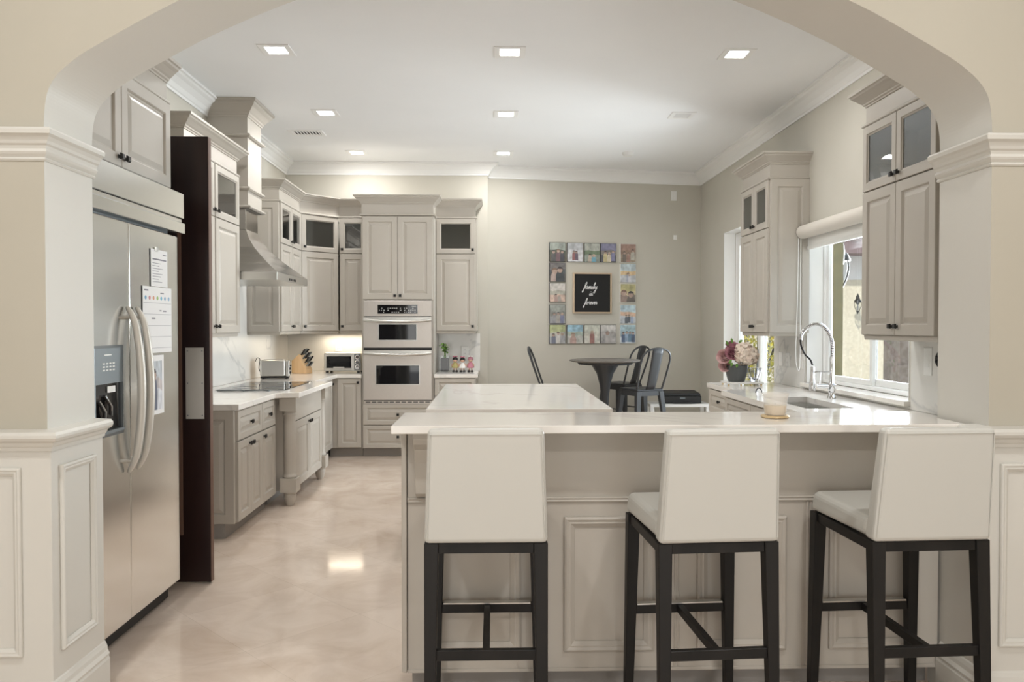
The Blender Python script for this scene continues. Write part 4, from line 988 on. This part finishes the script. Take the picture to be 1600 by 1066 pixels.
def script(word, u0, z0, s, slant=.22):
    x = 0; q = mb()
    for ch in word:
        for st in GL[ch][0]:
            pts = spline([(px, py, 0) for px, py in st], 6)
            q.tube([NU*(u0+(x+p.x+p.y*slant)*s)+Vector((0, 0, z0+p.y*s))+NN*.0195 for p in pts], .0036, 6)
        x += GL[ch][1]
    return q.build('lettering', M['letter'], t)
script('family', .135, .300, .036); script('is', .205, .215, .036); script('forever', .145, .110, .033)
plate('wall_sensor', 'white sensor plate high on the nook wall near the corner', 'sensor', nook(2.33, 3.02), NU, NN, .075, .12, 'white', 'switch')
plate('wall_sensor', 'small white plate below the high sensor on the nook wall', 'sensor', nook(2.365, 2.53), NU, NN, .045, .06, 'white', 'switch')

# ------------------------------------------------------------------ nook furniture
t = thing('bistro_table', 'tall round dark metal pub table in the nook', 'table', (1.262, 8.60, 0))
mb().lathe([(0, 1.035), (.36, 1.04), (.40, 1.052), (.402, 1.06), (.395, 1.066), (0, 1.068)], (0, 0, 0), 48).build('table_top', mat('weathered grey table top', (.17, .155, .14), .4), t)
mb().lathe([(0, 1.005), (.10, 1.005), (.30, 1.012), (.31, 1.03), (0, 1.034)], (0, 0, 0), 32).build('mount_plate', M['gunmetal'], t)
mb().lathe([(.045, .04), (.036, .30), (.037, .50), (.045, .66), (.062, .79), (.095, .91), (.14, .985), (.155, 1.006)], (0, 0, 0), 48, flute=.012, nfl=12).build('pedestal', M['gunmetal'], t)
mb().lathe([(.125, 0), (.125, .012), (.105, .025), (.08, .04), (.05, .06)], (0, 0, 0), 40).build('base', M['gunmetal'], t)
def make_chair(label, loc, rz, group):
    t = thing('metal_chair', label, 'chair', loc, rz, group)
    m = mb(); m.hexa([(-.17, -.165, .742), (.17, -.165, .742), (.18, .18, .742), (-.18, .18, .742)], [(-.165, -.16, .765), (.165, -.16, .765), (.175, .175, .765), (-.175, .175, .765)]); m.build('seat', M['gunmetal'], t, .01, 3)
    m = mb(); m.box(-.165, .165, -.164, -.156, .69, .743); m.box(-.172, .172, .166, .174, .69, .743); m.box(-.172, -.164, -.155, .165, .69, .743); m.box(.164, .172, -.155, .165, .69, .743); m.build('apron', M['gunmetal'], t)
    for sx in (-1, 1):
        for y0, y1 in ((-.145, -.22), (.155, .225)):
            a, b = .036, .013; x0, x1 = sx*.145, sx*.22
            mb().hexa([(x1-b, y1-b, 0), (x1+b, y1-b, 0), (x1+b, y1+b, 0), (x1-b, y1+b, 0)], [(x0-a, y0-a*.7, .74), (x0+a*.7, y0-a*.7, .74), (x0+a*.7, y0+a*.7, .74), (x0-a, y0+a*.7, .74)]).build('leg', M['gunmetal'], t, .004, 1)
    m = mb(); z = .36; q = .185
    m.tube([(-q, -q, z), (q, -q, z)], .008, 8); m.tube([(-q, q, z), (q, q, z)], .008, 8); m.tube([(-q, -q, z+.1), (-q, q, z+.1)], .008, 8); m.tube([(q, -q, z+.1), (q, q, z+.1)], .008, 8); m.build('stretcher', M['gunmetal'], t)
    hoop = spline([(-.16, -.14, .75), (-.178, -.20, .92), (-.185, -.255, 1.08), (-.15, -.285, 1.16), (-.08, -.295, 1.195), (0, -.298, 1.205), (.08, -.295, 1.195), (.15, -.285, 1.16), (.185, -.255, 1.08), (.178, -.20, .92), (.16, -.14, .75)], 6)
    mb().tube(hoop, .011, 8).build('back_hoop', M['gunmetal'], t)
    vs = []; fs = []
    for i in range(9):
        f = i/8; z = .762+f*.44; y = -.155-.145*f**.9; w = .058+.012*f
        for k in range(7): a = k/6*2-1; vs.append((a*w, y-.012*(1-a*a)+(.004 if abs(a) < .5 else 0), z))
    for i in range(8):
        for k in range(6): fs.append((i*7+k, i*7+k+1, i*7+k+8, i*7+k+7))
    o = mb().add(vs, fs, True).build('back_splat', M['gunmetal'], t); sd = o.modifiers.new('thickness', 'SOLIDIFY'); sd.thickness = .004
    return t
GC = 'tall metal chairs around the pub table'
c0 = make_chair('tall dark metal chair right of the pub table, nearer to the island', (1.63, 8.36, 0), math.radians(24), GC)
dup(c0, (1.555, 9.20, 0), math.radians(44), 'tall dark metal chair behind the pub table, against the nook wall', GC)
dup(c0, (.70, 8.62, 0), math.radians(-98), 'tall dark metal chair left of the pub table, only its back showing', GC)

t = thing('printer_table', 'low white side table under the printer', 'table', (1.80, 8.72, 0))
B(0, .69, 0, .31, .515, .55).build('table_top', M['white'], t, .003)
for x in (.0, .645):
    for y in (0, .265): B(x, x+.045, y, y+.045, 0, .515).build('leg', M['white'], t, .003)
B(.045, .645, .02, .29, .15, .17).build('shelf', M['white'], t)
t = thing('printer', 'black flat inkjet printer on the low white table', 'printer', (1.96, 8.76, .55))
m_ = mb(); m_.hexa([(0, 0, 0.004), (.44, 0, .004), (.44, .25, .004), (0, .25, .004)], [(0.0, .0, .085), (.44, .0, .085), (.44, .25, .11), (0, .25, .11)]); m_.build('body', M['rubber'], t, .008, 2)
m_ = mb(); m_.hexa([(0.0, .02, .088), (.44, .02, .088), (.44, .25, .1115), (0, .25, .1115)], [(0.01, .03, .118), (.43, .03, .118), (.42, .24, .14), (.02, .24, .14)]); m_.build('lid', M['rubber'], t, .008, 2)
B(.10, .34, -.05, .0, .012, .022).build('paper_tray', M['rubber'], t, .003)
B(.19, .25, -.003, .001, .055, .072).build('panel', M['darksteel'], t)

# ------------------------------------------------------------------ on the sink counter
TXc, TYc = 2.22, 6.80
t = thing('tray', 'small white marble tray on dark feet under the flowers', 'tray', (TXc, TYc, .915))
B(-.16, .17, -.10, .10, .016, .032).build('slab', M['marbletray'], t, .003)
for x in (-.14, -.03, .06, .15):
    mb().lathe([(.008, 0), (.008, .017)], (x, -.085, 0), 10).build('foot', M['gold'], t)
for x in (-.14, .15): mb().lathe([(.008, 0), (.008, .017)], (x, .085, 0), 10).build('foot', M['gold'], t)
t = thing('flower_pot', 'dark grey fluted pot on the marble tray', 'flower pot', (TXc-.045, TYc, .947))
mb().lathe([(0, 0), (.066, 0), (.072, .008), (.084, .05), (.093, .10), (.098, .145), (.092, .148), (.088, .12), (0, .12)], (0, 0, 0), 72, flute=.018, nfl=24).build('pot', M['potgrey'], t)
t = thing('bouquet', 'bouquet of mauve roses and cream hydrangeas in the grey pot', 'bouquet', (TXc-.045, TYc, 1.09))
RB = random.Random(11)
def pom(name, c, R, m, n=170, ps=.020):
    q = mb(); c = Vector(c)
    q.lathe([(0, -R*.8)]+[(R*.8*math.cos(a), R*.8*math.sin(a)) for a in (-.9, -.4, 0, .4, .9)]+[(0, R*.8)], c, 14)
    for i in range(n):
        z = 1-2*(i+.5)/n; r = math.sqrt(1-z*z); a = i*2.39996
        d = Vector((r*math.cos(a), r*math.sin(a), z)); b = RB.uniform(0, 6.28)
        s1 = d.orthogonal().normalized(); s2 = d.cross(s1); e = s1*math.cos(b)+s2*math.sin(b)
        leafmesh(q, c+d*R*.82-e*ps*.5, e+d*RB.uniform(.2, .7), ps*RB.uniform(.9, 1.5), ps*1.1, d, -.1)
    return q.build(name, m, t, fix=False)
def rose(c, R, m, axis=(-.3, -.8, .5)):
    q = mb(); c = Vector(c); ax = Vector(axis).normalized(); s1 = ax.orthogonal().normalized(); s2 = ax.cross(s1)
    for ring_, (rr, n, hh, op) in enumerate(((.18, 3, .9, .05), (.38, 4, .85, .15), (.62, 5, .7, .35), (.88, 6, .5, .7))):
        for k in range(n):
            a = 2*PI*k/n+ring_*.5; d = s1*math.cos(a)+s2*math.sin(a); tn = ax.cross(d)
            vs = []
            for j in range(4):
                f = j/3
                for i in range(5):
                    g = i/4*2-1; w = R*(.25+.62*rr)*math.sin(PI*(.25+.5*f))
                    bulge = R*rr*(.35+.65*math.sin(f*PI*.62)) + R*op*f*f*.5 - abs(g)**2*R*.18
                    vs.append(c+d*bulge+tn*g*w+ax*(R*(-.5+1.1*hh*f)-abs(g)**3*R*.12*f))
            q.add(vs, [(j*5+i, j*5+i+1, j*5+i+6, j*5+i+5) for j in range(3) for i in range(4)], True)
    return q.build('rose_bloom', m, t, fix=False)
pom('hydrangea_bloom', (.055, -.05, .105), .105, M['cream'], 330, .026)
pom('hydrangea_bloom', (.125, .03, .085), .085, M['cream'], 220, .024)
rose((-.12, -.03, .085), .062, M['rosepale'], (-.5, -.7, .4)); rose((-.055, -.06, .115), .058, M['rose'], (-.1, -.9, .4)); rose((-.04, .0, .19), .05, M['rose'], (0, -.4, .9)); rose((-.115, -.02, .0), .05, M['rosepale'], (-.6, -.7, .0)); rose((-.07, .03, .15), .045, M['rose'], (-.5, .1, .8))
lm = mb()
for p, d in (((-.09, -.07, .02), (.3, -.5, .7)), ((-.06, -.07, .03), (-.3, -.5, -.5)), ((-.08, -.01, .18), (-.3, 0, .9)), ((.02, 0, .2), (.5, 0, .5)), ((-.05, -.03, .2), (-.1, -.1, .9)), ((-.02, -.08, .02), (-.2, -.5, -.4))): leafmesh(lm, p, d, .045, .024, (0, -.8, .5))
lm.build('leaf', M['leaf'], t, fix=False)
t = mb(); t.lathe([(0, 0), (.034, 0), (.045, .03), (.06, .075), (.066, .12), (.058, .118), (.052, .075), (.036, .03), (0, .012)], (TXc+.115, TYc+.0, .9475), 10, smooth=False, flute=.06, nfl=5)
tag(t.build('crystal_vase', M['crystal']), 'cut crystal vase beside the grey pot on the tray', 'vase')
m_ = mb(); m_.tube([(2.105+.024*math.cos(a*PI/10), 6.02, .915+.035*math.sin(a*PI/10)) for a in range(11)], .004, 8)
tag(m_.build('drawer_pull_hoop', M['gunmetal']), 'small dark hoop standing on the sink counter by the candle', 'hoop')

# candle on the bar
t = thing('candle', 'cream candle in a frosted glass cup with a gold base on the bar top', 'candle', (1.122, 3.02, 1.077))
m_ = mb(); m_.lathe([(0, 0), (.050, 0), (.054, .003), (.054, .008), (.048, .011), (0, .011)], (0, 0, 0), 40, flute=.02, nfl=7); m_.build('gold_base', M['gold'], t)
mb().lathe([(0, .013), (.036, .013), (.040, .024), (.042, .05), (.0, .05)], (0, 0, 0), 36).build('wax', M['wax'], t)
mb().lathe([(0, .0115), (.040, .0115), (.044, .03), (.046, .07), (.054, .098), (.0515, .098), (.0435, .07), (.0425, .052)], (0, 0, 0), 36).build('glass_cup', M['candleglass'], t)
mb().tube([(0, 0, .05), (.001, 0, .058)], .0012, 6).build('wick', M['ink'], t)

# ------------------------------------------------------------------ roller shade over the window
t = thing('roller_shade', 'rolled-up beige roller shade over the sink window', 'roller shade', (0, 0, 0))
mb().lathe([(0, 4.76), (.055, 4.76), (.055, 6.40), (0, 6.40)], (0, 0, 0), 28, 'Y', True) if False else None
rs = mb(); sg = 28
rs.tube([(XR-.062, 4.76, 2.222), (XR-.062, 6.338, 2.222)], .056, sg); rs.build('roll', M['shade'], t)
B(XR-.02, XR-.012, 4.77, 6.335, 2.105, 2.20).build('fabric', M['white'], t)
B(XR-.028, XR-.006, 4.77, 6.335, 2.075, 2.105).build('hem_bar', M['white'], t, .004)
ch = spline([(XR-.10, 6.335, 2.17), (XR-.105, 6.333, 1.7), (XR-.12, 6.325, 1.25), (XR-.115, 6.31, 1.10), (XR-.09, 6.315, 1.12), (XR-.085, 6.325, 1.6), (XR-.08, 6.335, 2.17)], 8)
mb().tube(ch, .0035, 6).build('pull_cord', M['white'], t)

# ------------------------------------------------------------------ outdoors
struct(B(5.0, 40, -3.6, 45, -.12, -.02).build('ground', M['paving']), 'pale courtyard paving')
struct(mb().box(XR+TH+.01, 5.0, 3.05, 45, -.13, -.021).build('ground_path', M['paving']), 'pale paving along the kitchen wall')
struct(B(3.10, 3.215, 6.98, 7.08, -.02, 4.2).build('exterior_pillar', M['olive']), 'olive stucco pier outside the sink window')
def lantern(label, loc, rz, s):
    t = thing('wall_lantern', label, 'lantern', loc, rz)
    m = mb(); m.lathe([(.02*s, -.02*s), (.05*s, .0), (.06*s, .12*s), (.045*s, .2*s), (.02*s, .26*s)], (0, 0, .06*s), 14); m.M = None
    m.build('back_plate', M['black'], t)
    cx = .14*s
    m = mb(); m.tube(spline([(.03*s, 0, .22*s), (.09*s, 0, .34*s), (cx, 0, .30*s), (cx, 0, .24*s)], 8), .010*s, 8); m.tube(spline([(.02*s, 0, .12*s), (.07*s, 0, .17*s), (.10*s, 0, .26*s), (.15*s, 0, .285*s), (.165*s, 0, .26*s), (.145*s, 0, .25*s)], 8), .008*s, 8); m.build('arm', M['black'], t)
    mb().lathe([(0, .24*s), (.03*s, .23*s), (.035*s, .2*s), (.075*s, .17*s), (.10*s, .12*s), (.105*s, .10*s), (.09*s, .095*s), (0, .095*s)], (cx, 0, 0), 12).build('cap', M['black'], t)
    mb().lathe([(.082*s, .094*s), (.088*s, .03*s), (.07*s, -.06*s), (.035*s, -.14*s)], (cx, 0, 0), 16).build('globe', M['clear'], t)
    m = mb()
    for k in range(6):
        a = k*PI/3; pr = [(.088, .095), (.098, .03), (.078, -.06), (.038, -.145)]
        m.tube(spline([(cx+r*s*math.cos(a), r*s*math.sin(a), z*s) for r, z in pr], 5), .007*s, 6)
    m.build('cage', M['black'], t)
    mb().lathe([(.042*s, -.14*s), (.03*s, -.17*s), (.012*s, -.19*s), (.018*s, -.21*s), (0, -.235*s)], (cx, 0, 0), 12).build('finial', M['black'], t)
    mb().lathe([(.012*s, -.10*s), (.014*s, .0), (.008*s, .03*s)], (cx, 0, 0), 10).build('candle_tube', M['white'], t)
lantern('large black scrolled lantern on the olive pier outside the window', (3.219, 7.092, 1.96), math.radians(62), .98)
lantern('small black lantern on the cream courtyard wall far outside', (8.62, 17.95, 1.92), math.radians(-115), .85)
t = thing('neighbor_house', 'cream stucco house wing with mauve eave across the courtyard', 'house', (0, 0, 0))
B(4.5, 16, 18.2, 19.5, -.02, 2.55).build('wall', M['stucco'], t)
B(4.5, 16, 18.15, 19.5, 2.551, 3.12).build('wall_band', M['stuccow'], t)
B(4.5, 16, 17.5, 19.5, 3.121, 3.46).build('eave', M['eave'], t)
m_ = mb()
for k in range(40): x = 4.6+k*.285; m_.tube([(x, 17.44, 3.49), (x, 19.4, 4.2)], .12, 10)
m_.build('roof_tiles', M['tile'], t)
B(9.05, 9.5, 18.0, 18.149, 2.7, 3.12).build('bracket', M['olive'], t)
tag(B(5.25, 5.72, 9.8, 10.2, -.02, 2.3).build('stone_pier', M['stone'], None, .01), 'brown grey stone pier seen through the near window pane', 'pier')
def bush(name, label, loc, R, H, m, n):
    t = thing(name, label, 'bush', loc)
    q = mb(); rb = random.Random(int(loc[0]*100))
    for i in range(n):
        d = Vector((rb.gauss(0, 1), rb.gauss(0, 1), rb.gauss(0, 1))).normalized()*rb.uniform(.35, 1)
        p = Vector((d.x*R, d.y*R, H*.55+d.z*H*.45)); leafmesh(q, p, (rb.uniform(-1, 1), rb.uniform(-1, 1), rb.uniform(-.6, .8)), rb.uniform(.05, .10), rb.uniform(.03, .05))
    q.build('foliage', m, t, fix=False)
    q = mb()
    for k in range(5): a = k*1.256; q.tube([(0, 0, 0), (.1*math.cos(a), .1*math.sin(a), H*.3), (R*.5*math.cos(a), R*.5*math.sin(a), H*.75)], [.035, .025, .01], 6)
    q.build('stem', M['bark'], t)
bush('flowering_bush', 'yellow green bush outside the glass door', (4.15, 11.9, -.02), .75, 2.1, M['leafyellow'], 2600)
tag(mb().tube([(4.12, 10.9, -.02), (4.06, 10.9, 2.6)], [.07, .05], 10).build('tree_stake', M['bark']), 'dark thin trunk before the yellow bush outside', 'trunk')
